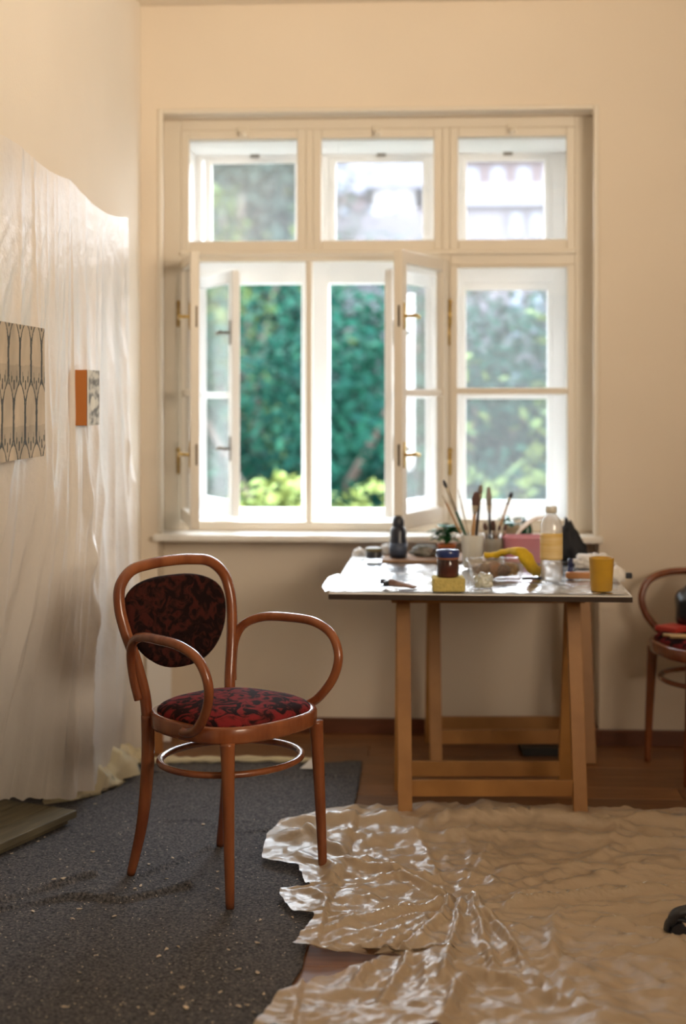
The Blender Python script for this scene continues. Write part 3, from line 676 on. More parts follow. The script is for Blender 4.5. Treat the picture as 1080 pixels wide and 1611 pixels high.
cc = cw(-.307, 4.142)
chair = make_chair('bentwood_armchair', (cc.x, cc.y, 0.012), phi-pi/2, 'bentwood armchair with dark red tapestry seat and oval back, standing on the felt', 'bentwood armchairs')
def copy_tree(o, parent=None):
    c = o.copy(); COL.objects.link(c); c.parent = parent
    for ch in list(o.children): copy_tree(ch, c)
    return c
# front corner leg at photo (1020,1190); chair turned to face left
fa = math.atan2(-.17, -.985)+PSI; Rr = Vector((sin(fa), -cos(fa))); Ff = Vector((cos(fa), sin(fa)))
legp = fl(1019, 1197); org = Vector((legp.x, legp.y))-Rr*.187-Ff*.169
chair2 = copy_tree(chair); chair2.location = (org.x, org.y, 0.0); chair2.rotation_euler = (0, 0, fa-pi/2)
chair2['label'] = 'second bentwood armchair, cut off by the right edge, holding a black bag'

# ------------------------------------------------------------------ work table: top and two trestles
ZT = 0.750
fl_, fr_ = fl(517, 933, ZT), fl(996, 938, ZT)
ta = math.atan2((fr_-fl_).y, (fr_-fl_).x); TW = (fr_-fl_).length; TD = 1.08
tbl = tag(empty('work_table', (fl_.x, fl_.y, 0), ta), 'white-topped work table board lying on two pine trestles', 'table')
bx('board', mat('board_white', (0.80, 0.78, 0.74), 0.35, var=.06, vscale=4), tbl, 0.001, TW-.001, 0.001, TD, ZT-0.004, ZT, 0.001)
bx('board_core', mat('board_edge', (0.035, 0.02, 0.012), 0.8), tbl, 0, TW, 0, TD, ZT-0.020, ZT-0.004)
def trestle(xl, xr, zf, zb, loc_off, label):
    "legs: front pair at camera depth zf, rear pair at zb"
    c = tag(empty('trestle', (cw((xl+xr)/2, (zf+zb)/2).x, cw((xl+xr)/2, (zf+zb)/2).y, 0), PSI), label, 'trestle')
    hw = (xr-xl)/2; hd = (zb-zf)/2; top = ZT-0.020; lw = .046
    for sy in (-1, 1):
        for sx in (-1, 1):
            bm = bmesh.new(); x = sx*hw
            bar(bm, (x, sy*hd, 0), (x, sy*.022, top-.05), lw, .024, Vector((0, 1, 0)), .002); put(bm, 'leg', PINE, c)
        zz = .115 if sy < 0 else .10; yy = sy*lerp(hd, .022, zz/(top-.05))
        bx('crossbar', PINE, c, -hw+lw/2-.004, hw-lw/2+.004, yy-.010, yy+.010, zz-.026-.02, zz+.026-.02, .002)
    bx('top_rail', PINE, c, -hw-.04, hw+.04, -.028, .028, top-.05, top, .003)
    return c
trestle(.202, .772, 4.745, 5.10, 0, 'front pine trestle under the near edge of the work table')
trestle(.348, .922, 5.46, 5.80, 0, 'rear pine trestle under the far side of the work table, near the wall')
# film / paper over the table
def tloc(u, v, Z=ZT):
    p = fl(u, v, Z)-Vector((fl_.x, fl_.y, 0)); return Vector((p.x*cos(ta)+p.y*sin(ta), -p.x*sin(ta)+p.y*cos(ta), Z))
def twd(x, y, z): return Vector((fl_.x+x*cos(ta)-y*sin(ta), fl_.y+x*sin(ta)+y*cos(ta), z))
bm = bmesh.new()
def tfn(s, t):
    y = lerp(0.004, TD-0.05, t); x0 = poly([(0, -.01), (.14, -.035), (.3, -.028), (.36, .015), (.8, .03), (1, .09)], t); x = lerp(x0, TW-0.01, s)
    z = ZT+0.0035+0.004*max(0, 1-2.2*abs(fbm(x*7, y*4, 1, 3)))+0.0015*abs(fbm(x*20, y*9, 3))
    if x < 0.02: z = z+0.006*max(0, noise.noise(Vector((y*14, 2, 0))))-max(0, -x)*0.35*max(0, 1-t*2.2)+0.018*max(0, 1-abs(x+.0)/.05)*math.exp(-((y-.25)/.13)**2)
    return twd(x, y, z)
sheet(bm, tfn, 110, 90); tag(put(bm, 'table_cover', TABLEFILM, None, True), 'glossy white plastic cover crumpled over the work table top', 'cover')

# ------------------------------------------------------------------ things on the table
ZZ = ZT+0.010
def place(name, u, v, label, cat, rz=0.0, group=None, z=ZZ):
    p = fl(u, v, z); return tag(empty(name, p, rz+PSI), label, cat, group)
def lat(name, m, parent, prof, seg=24, c=(0, 0, 0), **k):
    bm = bmesh.new(); lathe(bm, prof, seg, c, **k); return put(bm, name, m, parent, True)
BLK = mat('black_plastic', (0.018, 0.020, 0.028), 0.35); NAVY = mat('navy_lid', (0.02, 0.04, 0.16), 0.3)
# cardboard at the back
cb = tag(empty('cardboard_sheet', tuple(twd(.50, .86, ZT+.009)), ta), 'thin brown cardboard lying across the back left of the table', 'cardboard')
bx('board', mat('cardboard', (0.33, 0.19, 0.10), 0.8, var=.2), cb, -.47+.1, .06, -.09, .19, 0, .008, .001)
zc2 = ZT+.019
b = place('dark_bottle', 627, 877, 'black squeeze bottle with ribbed cap at the back of the table', 'bottle', z=zc2)
lat('body', mat('black_bottle', (0.012, 0.016, 0.03), 0.3), b, [(0, 0), (.030, 0), (.033, .004), (.033, .062), (.030, .072), (.031, .095), (.026, .112), (.019, .118)])
lat('cap', BLK, b, [(.020, .116), (.022, .118), (.022, .138), (.018, .150), (.012, .156), (0, .157)])
lat('label', mat('blue_grey_label', (0.05, 0.07, 0.12), 0.5), b, [(.0335, .012), (.0335, .056)])
j = place('small_dark_jar', 589, 878, 'small dark jar with olive lid beside the black bottle', 'jar', z=zc2)
lat('body', BLK, j, [(0, 0), (.029, 0), (.030, .003), (.030, .026), (.028, .028)]); lat('lid', mat('olive_lid', (0.16, 0.13, 0.06), .5), j, [(.028, .026), (.031, .027), (.031, .037), (.028, .039), (0, .039)])
def crumple(name, m, u, v, r, label, cat, seed, z=ZZ, sub=4):
    bm = bmesh.new(); bmesh.ops.create_icosphere(bm, subdivisions=sub, radius=1)
    for q in bm.verts:
        n = q.co.normalized(); k = 1+.38*noise.noise(n*2.2+Vector((seed, 0, 0)))+.22*(1-2*abs(noise.noise(n*5+Vector((0, seed, 0)))))
        q.co = Vector((n.x*r[0]*k, n.y*r[1]*k, max(0, r[2]*.7+n.z*r[2]*k)))
    o = put(bm, name, m, None, True, loc=fl(u, v, z)); return tag(o, label, cat)
crumple('grey_rag', mat('grey_rag', (0.16, 0.17, 0.15), .9, color2=(.45, .43, .4), vscale=30), 668, 874, (.045, .035, .022), 'crumpled dark grey rag at the back, right of the black bottle', 'rag', 3, z=zc2)
crumple('white_tissue', mat('tissue', (0.80, 0.77, 0.74), .9), 608, 872, (.02, .02, .02), 'small white tissue between the dark jar and the black bottle', 'tissue', 5, z=zc2, sub=3)
crumple('white_tissue', mat('tissue', (0.80, 0.77, 0.74), .9), 566, 876, (.022, .02, .018), 'small white tissue left of the dark jar', 'tissue', 6, z=ZT+.012, sub=3)
# paint tube
tb = place('paint_tube', 624, 925, 'squeezed brown paint tube with black cap lying near the front edge', 'tube', rz=radians(-12))
bm = bmesh.new(); tube(bm, catmull([(-.022, 0, .014), (0, 0, .015), (.03, .003, .012), (.062, 0, .006)], 5), lambda t: .016, 14, flat=(1.0, .75))
for q in bm.verts:
    t = max(0, (q.co.x+.02)/.08); q.co.z = q.co.z*(1-.6*t)+.002; q.co.y *= 1+.3*t; q.co.z += .002*noise.noise(q.co*90)
put(bm, 'body', mat('tube_brown', (0.13, 0.07, 0.055), .4, color2=(.3, .2, .17), vscale=30), tb, True)
bm = bmesh.new(); tube(bm, [Vector((-.024, 0, .013)), Vector((-.040, .003, .012))], .009, 12); put(bm, 'cap', BLK, tb, True)
cp = place('loose_cap', 603, 918, 'small black cap lying left of the squeezed paint tube', 'cap'); lat('cap', BLK, cp, [(0, 0), (.011, 0), (.009, .014), (0, .015)], 12)
# sponge + jar with blue lid
sp = place('yellow_sponge', 707, 931, 'pale yellow sponge block at the front edge under the blue-lidded jar', 'sponge', z=ZT+.006)
bx('block', mat('sponge', (0.62, 0.50, 0.16), .95, var=.2, vscale=60, bump=.6, bscale=120), sp, -.051, .051, -.006, .075, 0, .043, .005)
jr = tag(empty('lidded_jar', fl(707, 911, ZT+.050)), 'dark glass paint jar with navy blue lid standing on the yellow sponge', 'jar')
pj = fl(707, 931, ZT+.006); jr.location = (pj.x-.004, pj.y+.036, ZT+.0495)
lat('body', mat('dark_jar', (0.028, 0.018, 0.018), .15, color2=(.10, .03, .02), vscale=12), jr, [(0, 0), (.032, 0), (.035, .004), (.035, .050), (.032, .056), (.031, .058)])
lat('neck_ring', mat('rust_ring', (0.30, 0.12, 0.07), .5), jr, [(.0325, .0555), (.0345, .056), (.0345, .063), (.0325, .064)])
lat('lid', NAVY, jr, [(.036, .063), (.0375, .064), (.0375, .082), (.035, .086), (0, .087)])
# white pot of brushes
WP = film_mat('milky_pot', (0.86, 0.82, 0.72), see=.1, rough=.3, trans=.4, gloss=.5)
def cup(name, u, v, rb, rt, h, m, label, cat='cup', wob=0.0, z=ZZ):
    c = place(name, u, v, label, cat, z=z); lat('body', m, c, [(0, 0), (rb, 0), (rb+.001, .002), (rt, h-.003), (rt+.0015, h), (rt-.002, h), (rb-.002, .004), (0, .004)], 28, wob=wob); return c
pot = cup('brush_pot', 744, 893, .033, .042, .118, WP, 'milky white plastic pot holding the tall paint brushes', 'pot')
g2 = cup('water_glass', 778, 884, .031, .037, .088, film_mat('cloudy_glass', (.62, .55, .42), see=.4, rough=.1, trans=.5, gloss=.8), 'cloudy drinking glass holding brushes, right of the white pot', 'glass')
HAIR = mat('brush_hair', (0.10, 0.05, 0.04), .8); FER = mat('ferrule', (.55, .48, .36), .3, metal=.9)
def brush(base, tip, rh, hm, label, hair=.03, hw=.009, hairm=HAIR, fer=.03, grp='brushes in the pots'):
    base = Vector(base); tip = Vector(tip); d = (tip-base); Ln = d.length
    o = tag(empty('paint_brush', base), label, 'paint brush', grp); o.rotation_mode = 'QUATERNION'; o.rotation_quaternion = d.to_track_quat('Z', 'Y')
    L1 = Ln-hair-fer
    lat('brush_handle', hm, o, [(0, 0), (rh*.4, .003), (rh*.8, L1*.35), (rh, L1*.75), (rh*.8, L1)], 10)
    lat('ferrule', FER, o, [(rh*.85, L1), (hw*.8, L1+fer*.9), (hw*.75, L1+fer)], 10)
    lat('bristles', hairm, o, [(hw*.75, L1+fer), (hw, L1+fer+hair*.45), (hw*.6, L1+fer+hair*.9), (0, Ln)], 10)
    return o
pb = pot.location; gb = g2.location
def tipat(u, v, Y): return at(u, v, Y)
GRN = mat('green_handle', (0.012, 0.07, 0.035), .3); WD = mat('handle_wood', (.45, .25, .10), .4); DK = mat('dark_handle', (.02, .013, .013), .3); ORG = mat('orange_handle', (.5, .2, .06), .4); RED = mat('crimson_handle', (.13, .05, .02), .4)
def br(u, v, base, off, rh, hm, lab, **k): return brush((base.x+off[0], base.y+off[1], ZZ+.008), tipat(u, v, base.y+off[1]), rh, hm, lab, **k)
br(698, 755, pb, (.018, .0), .0065, GRN, 'longest brush, green-handled and black-tipped, leaning left out of the white pot', hair=.03, hw=.007, hairm=BLK, fer=.09)
br(696, 778, pb, (.010, .018), .004, WD, 'thin wooden brush leaning far left behind the green one', hair=.015, hw=.003, hairm=FER, fer=.02)
br(721, 770, pb, (.012, .010), .003, FER, 'thin pale metal tool leaning slightly left in the white pot', hair=.012, hw=.002, hairm=FER, fer=.02)
br(750, 773, pb, (-.008, -.012), .007, WD, 'thick round brush with brown head upright in the white pot', hair=.05, hw=.016, fer=.03)
br(757, 762, pb, (.004, .012), .006, DK, 'tall dark-handled brush upright in the middle of the pots', hair=.035, hw=.010, hairm=mat('grey_hair', (.22, .18, .15), .8), fer=.04)
br(769, 765, gb, (-.012, .0), .006, DK, 'brush with pale flat head standing upright left in the glass', hair=.07, hw=.012, hairm=mat('pale_hair', (.30, .28, .24), .8), fer=.03)
br(806, 774, gb, (-.022, -.01), .0045, WD, 'brush with black and yellow tip leaning right out of the glass', hair=.022, hw=.009, hairm=BLK, fer=.03)
br(763, 822, gb, (-.016, .012), .008, RED, 'short dark brush low on the left of the glass', hair=.03, hw=.010)
br(776, 818, gb, (.006, .015), .008, RED, 'short reddish brush in the middle of the glass', hair=.04, hw=.010)
br(797, 824, gb, (.010, -.008), .007, DK, 'short dark brush leaning right in the glass', hair=.025, hw=.007)
br(787, 826, gb, (-.004, -.014), .006, ORG, 'orange-handled brush leaning right at the front of the glass', hair=.02, hw=.006)
# plant in orange pot
LEAF = mat('plant_leaf', (0.03, 0.20, 0.06), .4, color2=(.01, .09, .03), vscale=20)
def potted(u, v, r, h, hp, m, label, n, seed, spread=1.0):
    c = place('potted_plant', u, v, label, 'plant')
    lat('pot', m, c, [(0, 0), (r*.8, 0), (r, hp-.012), (r*1.08, hp-.012), (r*1.08, hp), (r*.95, hp), (r*.93, hp-.012), (0, hp-.014)], 20)
    rnd = random.Random(seed)
    for k in range(n):
        a = rnd.uniform(0, 2*pi); e = rnd.uniform(.2, 1); hgt = hp+(h-hp)*rnd.uniform(.35, 1); rr = r*spread*e
        bm = bmesh.new(); w = rnd.uniform(.014, .024); ln = rnd.uniform(.03, .05)
        dirv = Vector((cos(a), sin(a), rnd.uniform(-.1, .6))).normalized(); sd = dirv.cross(Vector((0, 0, 1))).normalized(); P = Vector((cos(a)*rr*.6, sin(a)*rr*.6, hgt-.01))
        pr = []
        for i, q in enumerate((0, .3, .6, 1)):
            ww = w*(0.15, 1, .85, .05)[i]; m0 = P+dirv*ln*q-Vector((0, 0, .012*q*q)); pr.append((bm.verts.new(m0-sd*ww), bm.verts.new(m0-Vector((0, 0, .004))), bm.verts.new(m0+sd*ww)))
        for A, B in zip(pr, pr[1:]): bm.faces.new((A[0], A[1], B[1], B[0])); bm.faces.new((A[1], A[2], B[2], B[1]))
        tube(bm, catmull([(0, 0, hp-.015), (P.x*.4, P.y*.4, (hp+hgt)/2), tuple(P)], 3), .0015, 5)
        put(bm, 'leaf', LEAF, c)
    return c
potted(703, 880, .033, .135, .06, mat('terracotta', (.62, .19, .06), .7), 'small green plant in an orange pot behind the blue-lidded jar', 40, 1, 1.3)
# pink tub, with plant and green bottle behind
pk = place('pink_tub', 824, 884, 'pink plastic tub in the middle of the table behind the yellow glove', 'tub')
bm = bmesh.new()
def sq(r, z, w=.078, d=.055): return [(math.copysign(abs(cos(a))**.45, cos(a))*w*r, math.copysign(abs(sin(a))**.45, sin(a))*d*r, z) for a in [2*pi*k/40 for k in range(40)]]
rg = [[bm.verts.new(q) for q in sq(r, z)] for r, z in ((.90, 0), (.93, .002), (1, .088), (1.05, .090), (1.05, .097), (.98, .097), (.9, .006))]
for A, B in zip(rg, rg[1:]):
    for k in range(40): bm.faces.new((A[k], A[(k+1) % 40], B[(k+1) % 40], B[k]))
bm.faces.new(rg[0]); bm.faces.new(rg[-1]); put(bm, 'body', mat('pink_plastic', (.66, .22, .25), .4, color2=(.60, .30, .38), vscale=6), pk, True)
potted(806, 871, .036, .150, .112, mat('cream_pot', (.55, .45, .28), .7), 'green plant in a cream pot behind the pink tub', 12, 2, 1.0)
gbm = place('green_bottle', 829, 871, 'small dark green bottle behind the pink tub', 'bottle')
lat('body', mat('green_glass', (.012, .07, .04), .2), gbm, [(0, 0), (.021, 0), (.022, .003), (.022, .100), (.018, .112), (.017, .115)]); lat('cap', mat('green_cap', (.01, .05, .03), .4), gbm, [(.0175, .113), (.019, .114), (.019, .130), (.017, .132), (0, .132)])
# tan curved paper
bm = bmesh.new(); pc = fl(850, 878, ZZ)
def pap(s, t):
    a = lerp(-0.1, pi*0.62, s); r = .105
    return Vector((pc.x-.075+r*1.15*(1-cos(a))*1.0-.03, pc.y+lerp(-.03, .05, t), pc.z+r*1.35*sin(a)+.012*noise.noise(Vector((s*3, t*3, 0)))+0.012))
sheet(bm, pap, 30, 8); o = put(bm, 'curved_paper', mat('kraft_paper', (.50, .30, .14), .8, color2=(.72, .58, .45), vscale=9), None, True); tag(o, 'tan sheet of paper curling up behind the clear bottle', 'paper')
md = o.modifiers.new('t', 'SOLIDIFY'); md.thickness = .002
# black bag
crumple('black_pouch', mat('black_cloth', (0.01, 0.012, 0.018), .7), 901, 882, (.05, .035, .062), 'limp black cloth pouch slumped behind the clear bottle', 'pouch', 9)
for q in bpy.data.objects['black_pouch'].data.vertices:
    k = max(0, 1-q.co.z/.15); q.co.x = q.co.x*(0.35+.75*k)-.022*(1-k)
    q.co.z *= 1.28
crumple('white_cloth', mat('tissue', (.8, .77, .74), .9), 935, 893, (.06, .04, .028), 'crumpled white cloth behind the yellow cup', 'cloth', 14)
crumple('white_tissue', mat('tissue', (.8, .77, .74), .9), 972, 915, (.022, .02, .028), 'small white tissue right of the yellow cup', 'tissue', 17, sub=3)
# clear bottle with yellow label
cb_ = place('clear_bottle', 868, 914, 'tall clear plastic bottle with yellow label and clear cap', 'bottle')
lat('body', film_mat('clear_plastic', (.80, .76, .70), see=.55, rough=.1, trans=.5, gloss=.9), cb_, [(0, .004), (.030, 0), (.036, .006), (.036, .062), (.0345, .068), (.036, .075), (.037, .150), (.036, .185), (.030, .205), (.017, .220), (.0145, .224), (.0145, .232)], 28)
lat('cap', film_mat('cap_plastic', (.80, .72, .55), see=.25, rough=.2, trans=.4, gloss=.7), cb_, [(.0165, .226), (.018, .227), (.018, .245), (.016, .248), (0, .248)], 20)
lat('label', mat('yellow_label', (.66, .42, .10), .5, color2=(.78, .62, .34), vscale=14, stretch=(.2, .2, 3)), cb_, [(.0362, .072), (.0374, .080), (.0376, .150), (.0372, .160)], 28)
# clear punnet with brown scraps
pn = place('clear_punnet', 784, 912, 'clear plastic punnet full of brown paint scraps in front of the pots', 'punnet', rz=.05)
CL = film_mat('punnet_plastic', (.62, .50, .36), see=.88, rough=.15, trans=.3, gloss=.3)
bm = bmesh.new(); rg = [[bm.verts.new((x, y+.04, z)) for x, y, z in sq(r, z, .100, .062)] for r, z in ((.80, .0), (.84, .003), (.96, .055), (1.03, .058), (1.03, .063), (.95, .06), (.80, .004))]
for A, B in zip(rg, rg[1:]):
    for k in range(40): bm.faces.new((A[k], A[(k+1) % 40], B[(k+1) % 40], B[k]))
bm.faces.new(rg[0]); put(bm, 'tray', CL, pn, True)
for k, (x, y, r_, c_) in enumerate(((-.045, .02, .026, (.16, .08, .04)), (.0, .03, .030, (.30, .12, .04)), (.045, .035, .027, (.38, .20, .05)), (.02, .01, .024, (.12, .06, .05)), (-.02, .06, .028, (.45, .30, .12)), (.06, .06, .022, (.45, .35, .22)), (-.06, .055, .02, (.4, .25, .12)))):
    bm = bmesh.new(); bmesh.ops.create_icosphere(bm, subdivisions=3, radius=1)
    for q in bm.verts:
        n = q.co.normalized(); kk = 1+.4*noise.noise(n*2.5+Vector((k*3, 0, 0))); q.co = Vector((x+n.x*r_*kk, y+n.y*r_*kk, .030+n.z*r_*.8*kk))
    put(bm, 'paint_scrap', mat('scrap_%s' % 'abcdefg'[k], c_, .7, var=.4, vscale=60), pn, True)
crumple('clear_wrapper', film_mat('wrapper_film', (.70, .66, .48), see=.35, rough=.15, trans=.4, gloss=1), 762, 924, (.026, .022, .026), 'scrunched clear wrapper in front of the punnet', 'wrapper', 21)
# yellow glove
bm = bmesh.new(); gp = [tuple(fl(u, v, z)) for u, v, z in ((762, 874, .835), (780, 872, .84), (800, 867, .855), (818, 868, .86), (830, 880, .835), (838, 893, .80), (850, 901, .77), (856, 904, .765))]
tube(bm, catmull(gp, 6), lambda t: poly([(0, .012), (.3, .013), (.55, .026), (.75, .020), (1, .008)], t), 16, flat=(1, .8))
for q in bm.verts: q.co += Vector((0, 0, 1))*.006*noise.noise(q.co*45)
YG = mat('yellow_rubber', (.70, .46, .015), .8, var=.15, vscale=30)
tag(put(bm, 'rubber_glove', YG, None, True), 'bright yellow rubber glove draped over the clear punnet', 'glove')
# palette knife, marker, wooden brush, yellow cup
kn = place('palette_knife', 822, 913, 'thin dark palette knife lying between punnet and clear bottle', 'knife', rz=.06)
bm = bmesh.new(); tube(bm, [Vector((.0, 0, .006)), Vector((.07, 0, .006))], .0045, 8); put(bm, 'knife_handle', DK, kn, True)
bm = bmesh.new(); vs = [bm.verts.new(q) for q in ((0, -.004, .005), (0, .004, .005), (-.05, .010, .003), (-.085, .0, .002), (-.05, -.010, .003))]; bm.faces.new(vs); r0 = bmesh.ops.extrude_face_region(bm, geom=bm.faces[:]); bmesh.ops.translate(bm, vec=(0, 0, .001), verts=[x for x in r0['geom'] if isinstance(x, bmesh.types.BMVert)]); put(bm, 'blade', IRON, kn)
mk = place('blue_marker', 898, 908, 'navy blue marker pen standing upright beside the clear bottle', 'marker')
lat('barrel', NAVY, mk, [(0, 0), (.009, 0), (.009, .034), (.0075, .036)], 14); lat('cap', mat('marker_cap', (.012, .02, .08), .3), mk, [(.008, .035), (.0095, .036), (.009, .062), (0, .064)], 14)
wb = place('wooden_brush', 892, 912, 'flat wooden brush with orange handle lying in front of the yellow cup, tip black', 'brush', rz=-.02)
wb['label'] = 'long orange-brown wooden brush lying behind the yellow cup, with black tip'
wb.location.y += .03
bm = bmesh.new(); box(bm, 0, .105, -.014, .014, .0, .022, .005); box(bm, .10, .20, -.008, .008, .003, .017, .004); put(bm, 'brush_handle', mat('orange_wood', (.52, .23, .08), .5, var=.2), wb)
bm = bmesh.new(); box(bm, .20, .222, -.010, .010, .001, .021, .004); put(bm, 'bristles', BLK, wb)
cup('yellow_cup', 947, 929, .033, .039, .104, mat('mustard_plastic', (.58, .33, .03), .4, color2=(.48, .27, .03), vscale=15), 'mustard yellow cup at the right front edge of the table', z=ZT+.008)

# ------------------------------------------------------------------ on the second armchair
def c2(x, y, z): return chair2.matrix_basis @ Vector((x, y, z))
sz = .515
mt = chair2.matrix_basis
def onchair(name, x, y, z, rz, label, cat):
    p = cw(x, y, z); return tag(empty(name, p, chair2.rotation_euler[2]+rz), label, cat)
rb = onchair('red_book', 1.215, 5.36, sz-.002, .5, 'small red book on the seat of the right-hand armchair', 'book')
bx('cover', mat('red_cover', (.55, .05, .035), .5), rb, -.05, .05, -.05, .05, 0, .018, .003); bx('pages', mat('pages', (.75, .66, .5), .8), rb, -.047, .053, -.047, .047, .003, .015)
bg_ = onchair('black_handbag', 1.345, 5.42, sz-.012, .3, 'black leather handbag on the right-hand armchair, pink scarf on top', 'bag')
bm = bmesh.new(); bmesh.ops.create_icosphere(bm, subdivisions=4, radius=1)
for q in bm.verts:
    n = q.co.normalized(); k = 1+.15*noise.noise(n*2); q.co = Vector((n.x*.10*k, n.y*.12*k, max(0, .085+n.z*.10*k)))
put(bm, 'bag_body', mat('black_leather', (.012, .012, .014), .3), bg_, True)
bm = bmesh.new(); tube(bm, catmull([(0, -.09, .13), (0, -.06, .2), (0, .0, .225), (0, .06, .2), (0, .09, .13)], 5), .006, 8); put(bm, 'strap', BLK, bg_, True)
ps = onchair('pink_scarf', 1.325, 5.40, sz+.165, 0, 'crumpled pale pink scarf on top of the black handbag', 'scarf')
bm = bmesh.new(); bmesh.ops.create_icosphere(bm, subdivisions=3, radius=1)
for q in bm.verts:
    n = q.co.normalized(); k = 1+.35*noise.noise(n*3); q.co = Vector((n.x*.045*k, n.y*.05*k, .014+n.z*.022*k))
put(bm, 'cloth', mat('pink_cloth', (.72, .45, .52), .9), ps, True)
for k in range(2):
    pc_ = onchair('wooden_stick', 1.225+.02*k, 5.27-.03*k, sz-.012, 1.1+.2*k, ['pale wooden stick at the front of the right-hand seat beside the red book', 'second pale wooden stick, nearer the black handbag'][k], 'stick')
    bm = bmesh.new(); tube(bm, [Vector((-.07, 0, .006)), Vector((.07, 0, .006))], .006, 8); put(bm, 'stick', mat('pale_wood', (.72, .5, .25), .6), pc_, True)

# ------------------------------------------------------------------ small things round the room
# little orange-sided panel hung over the plastic
XA = XL+.02
def on_left(u, v, X):
    "world point on the plane x=X seen at photo pixel (u, v)"
    a = atan((u-540)/F)-PSI; Y = X/tan(a); zc = -X*sin(PSI)+Y*cos(PSI); return Vector((X, Y, H-(v-V0)*zc/F))
Xf = XL+.078; pA, pB = on_left(137, 582, Xf), on_left(156, 668, Xf)
art = tag(empty('small_panel_painting', (Xf, (pA.y+pB.y)/2, pB.z)), 'small deep-edged panel with grey and white front and brown side, on the left', 'painting')
hy, hz = (pB.y-pA.y)/2, on_left(137, 580, Xf).z-on_left(137, 668, Xf).z
side = pA.y; dxn = .038
bx('panel_body', mat('brown_side', (.46, .15, .025), .6), art, -dxn, -.001, -hy, hy, 0, hz, .001)
VC = vcol_mat('ink_on_paper')
def inked(name, parent, fn, w, h, nu, nv, dx=0.0, bend=0.0):
    "a flat printed sheet facing +x; colour per corner from fn(s,t), s along y, t up"
    me = bpy.data.meshes.new(name); vs = []; fs = []
    for j in range(nv+1):
        for i in range(nu+1):
            s, t = i/nu, j/nv; vs.append((dx+bend*sin(s*7)*(1-t), (s-.5)*w, t*h))
    for j in range(nv):
        for i in range(nu): k = j*(nu+1)+i; fs.append((k, k+1, k+nu+2, k+nu+1))
    me.from_pydata(vs, [], fs); ca = me.color_attributes.new('ink', 'FLOAT_COLOR', 'POINT')
    buf = []
    for j in range(nv+1):
        for i in range(nu+1): buf += [*fn(i/nu, j/nv), 1.0]
    ca.data.foreach_set('color', buf); me.materials.append(VC)
    o = bpy.data.objects.new(name, me); COL.objects.link(o); o.parent = parent; return o
def small_art(s, t):
    n = .5+.5*fbm(s*2.2, t*7, 3, 4); k = max(0, min(1, (n-.32)*3)); v = lerp(.16, .62, k)
    d = math.hypot((s-.45)*.7, t-.40)
    if d < .13: v = .72
    if s < .12: v = .75
    return (v*1.0, v*.95, v*.8)
inked('painted_face', art, small_art, hy*2, hz, 24, 60, .001)
# ink drawing of rows of pointed petals
Xp = XL+.05; pT, pB2 = on_left(70, 517, Xp), on_left(70, 717, Xp); yR = pT.y; zT, zB = pT.z, pB2.z; PW = .95
dr = tag(empty('ink_drawing', (Xp, yR-PW/2, zB)), 'large ink drawing of rows of pointed petal shapes on tan paper, pinned over the plastic', 'drawing')
PH = zT-zB; CWD = .108; RH = .165
def petal_ink(s, t):
    y = s*PW; z = t*PH; paper = (.56, .46, .33); ink = (.045, .05, .045)
    y += .004*noise.noise(Vector((y*12, z*12, 0))); z += .004*noise.noise(Vector((y*12, z*12, 4)))
    best = 9.
    z0 = z-0.040
    for k in range(-2, 4):
        zc_ = k*RH*.5+0.0 if False else k*RH
        off = (k % 2)*.5
        cx = (math.floor(y/CWD-off)+.5+off)*CWD
        u = (y-cx)/(CWD*.5); w = (z0-zc_)/RH      # w 0..1.25 petal from lower tip to rounded top
        if -0.28 <= w <= 1.0:
            if w > .55: half = math.sqrt(max(0, 1-((w-.55)/.45)**2))
            elif w > .1: half = 1.0
            else: half = max(0, (w+.28)/.38)**.8
            dd = (half-abs(u))*CWD*.5
            if dd >= 0:
                best = dd; lw = .0065 if w > .1 else .0045
                col = ink if dd < lw*1.3+.002*noise.noise(Vector((y*60, z*60, 0))) else None
                # lobes and drops near the tip
                if col is None:
                    if abs(u) < .10 and -.10 < w < .06: col = ink
                    elif abs(abs(u)-.42) < .11 and .02 < w < .12: col = (.10, .10, .08)
                    elif abs(abs(u)-.5) < .05 and .0 < w < .2: col = (.2, .18, .14)
                if col is None:
                    sh = .82+.25*fbm(y*9, z*6, 1); col = tuple(min(1, c*sh*(1.12 if w > .3 else .92)) for c in paper)
                return col
    return ink if fbm(y*50, z*50, 0, 2) > -.25 else (.2, .19, .15)
inked('paper', dr, petal_ink, PW, PH, 400, 130, 0.0, .004)
# dark flat box under the table
q = fl(852, 1188); fb = tag(empty('flat_dark_box', (q.x, q.y, 0), PSI), 'flat black box on the floor under the work table', 'box')
bx('box_body', mat('dark_box', (.015, .012, .01), .6), fb, -.075, .075, -.03, .12, 0.001, .028, .004); bx('box_lid', mat('dark_box', (.015, .012, .01), .6), fb, -.078, .078, -.033, .123, .026, .034, .002)
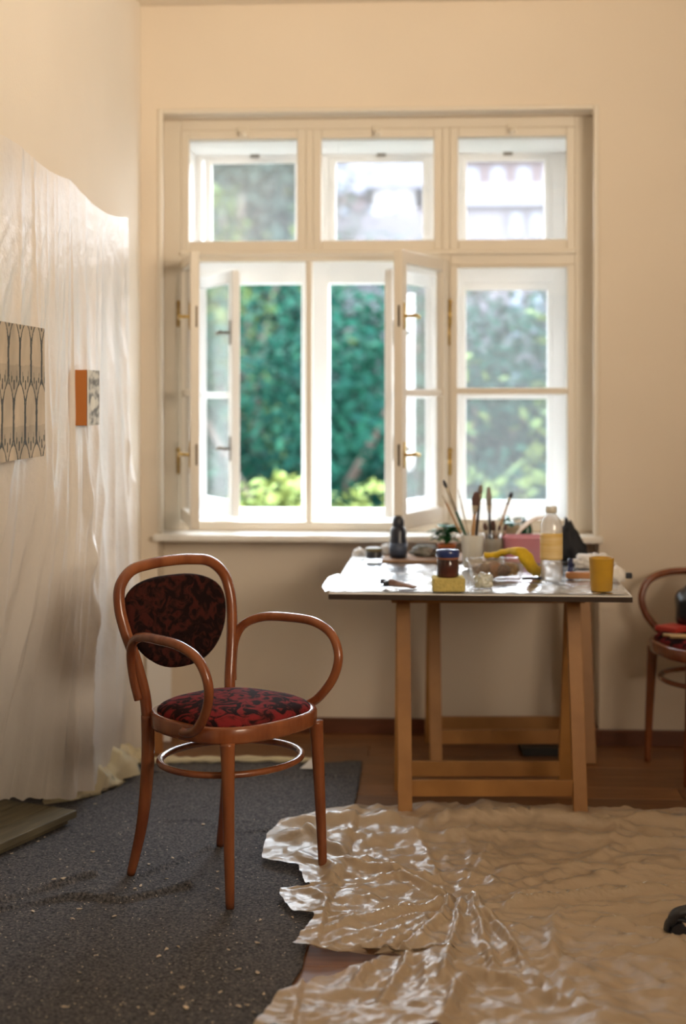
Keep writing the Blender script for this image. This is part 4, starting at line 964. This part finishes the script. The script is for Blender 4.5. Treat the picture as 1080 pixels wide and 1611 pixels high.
# black castor foot at the right edge
q = fl(1062, 1484, .014); ct = tag(empty('castor_foot', (q.x+.02, q.y+.01, .022), 0.1), 'black curved castor foot of a swivel stand on the plastic, right edge', 'stand')
bm = bmesh.new(); tube(bm, catmull([(-.03, 0, .035), (-.015, 0, .062), (.02, .005, .070), (.08, .02, .075), (.22, .05, .085), (.40, .09, .11)], 6), lambda t: .014+.006*t, 12, flat=(1.3, .8)); put(bm, 'foot_arm', BLK, ct, True)
for s in (-1, 1):
    bm = bmesh.new(); M = Matrix.Translation((-.012, s*.013, .022)) @ Matrix.Rotation(pi/2, 4, 'X')
    bmesh.ops.create_cone(bm, cap_ends=True, segments=20, radius1=.022, radius2=.022, depth=.018, matrix=M); put(bm, 'wheel', BLK, ct)
bm = bmesh.new(); tube(bm, catmull([(-.040, 0, .022), (-.034, 0, .042), (-.012, 0, .052), (.010, 0, .046)], 4), .012, 10, flat=(1.5, .5)); put(bm, 'wheel_hood', BLK, ct, True)
bm = bmesh.new(); tube(bm, [Vector((.40, .09, .09)), Vector((.40, .09, .50))], .028, 16); put(bm, 'column', BLK, ct, True)
for k in range(1, 5):
    a = radians(-167)+k*2*pi/5; bm = bmesh.new(); tube(bm, catmull([(.40, .09, .11), (.40+.2*cos(a), .09+.2*sin(a), .085), (.40+.40*cos(a), .09+.40*sin(a), .05), (.40+.42*cos(a), .09+.42*sin(a), .012)], 5), .016, 10); put(bm, 'foot_arm', BLK, ct, True)

# white board added for spilled light on the left pier, wooden block beside it
q = fl(243, 1176); wp = tag(empty('pier_light_board', (q.x, YW-.03, 0), 0), 'added white board standing in for light on the wall pier behind the armchair', 'board')
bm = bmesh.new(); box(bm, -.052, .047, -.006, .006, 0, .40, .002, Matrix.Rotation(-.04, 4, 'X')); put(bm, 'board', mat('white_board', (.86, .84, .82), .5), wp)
q = fl(226, 1184); wk = tag(empty('wooden_block', (q.x, q.y, 0), .15), 'small orange-brown wooden box on the floor behind the armchair', 'box')
OB = mat('orange_box_wood', (.45, .20, .06), .5, color2=(.32, .13, .04), vscale=6)
for n, d in (('box_side', (-.075, .075, -.03, -.018, 0, .085)), ('box_side', (-.075, .075, .03, .042, 0, .085)), ('box_end', (-.075, -.063, -.018, .03, 0, .085)), ('box_end', (.063, .075, -.018, .03, 0, .085)), ('box_base', (-.063, .063, -.018, .03, 0, .01))):
    bx(n, OB, wk, *d, .001)
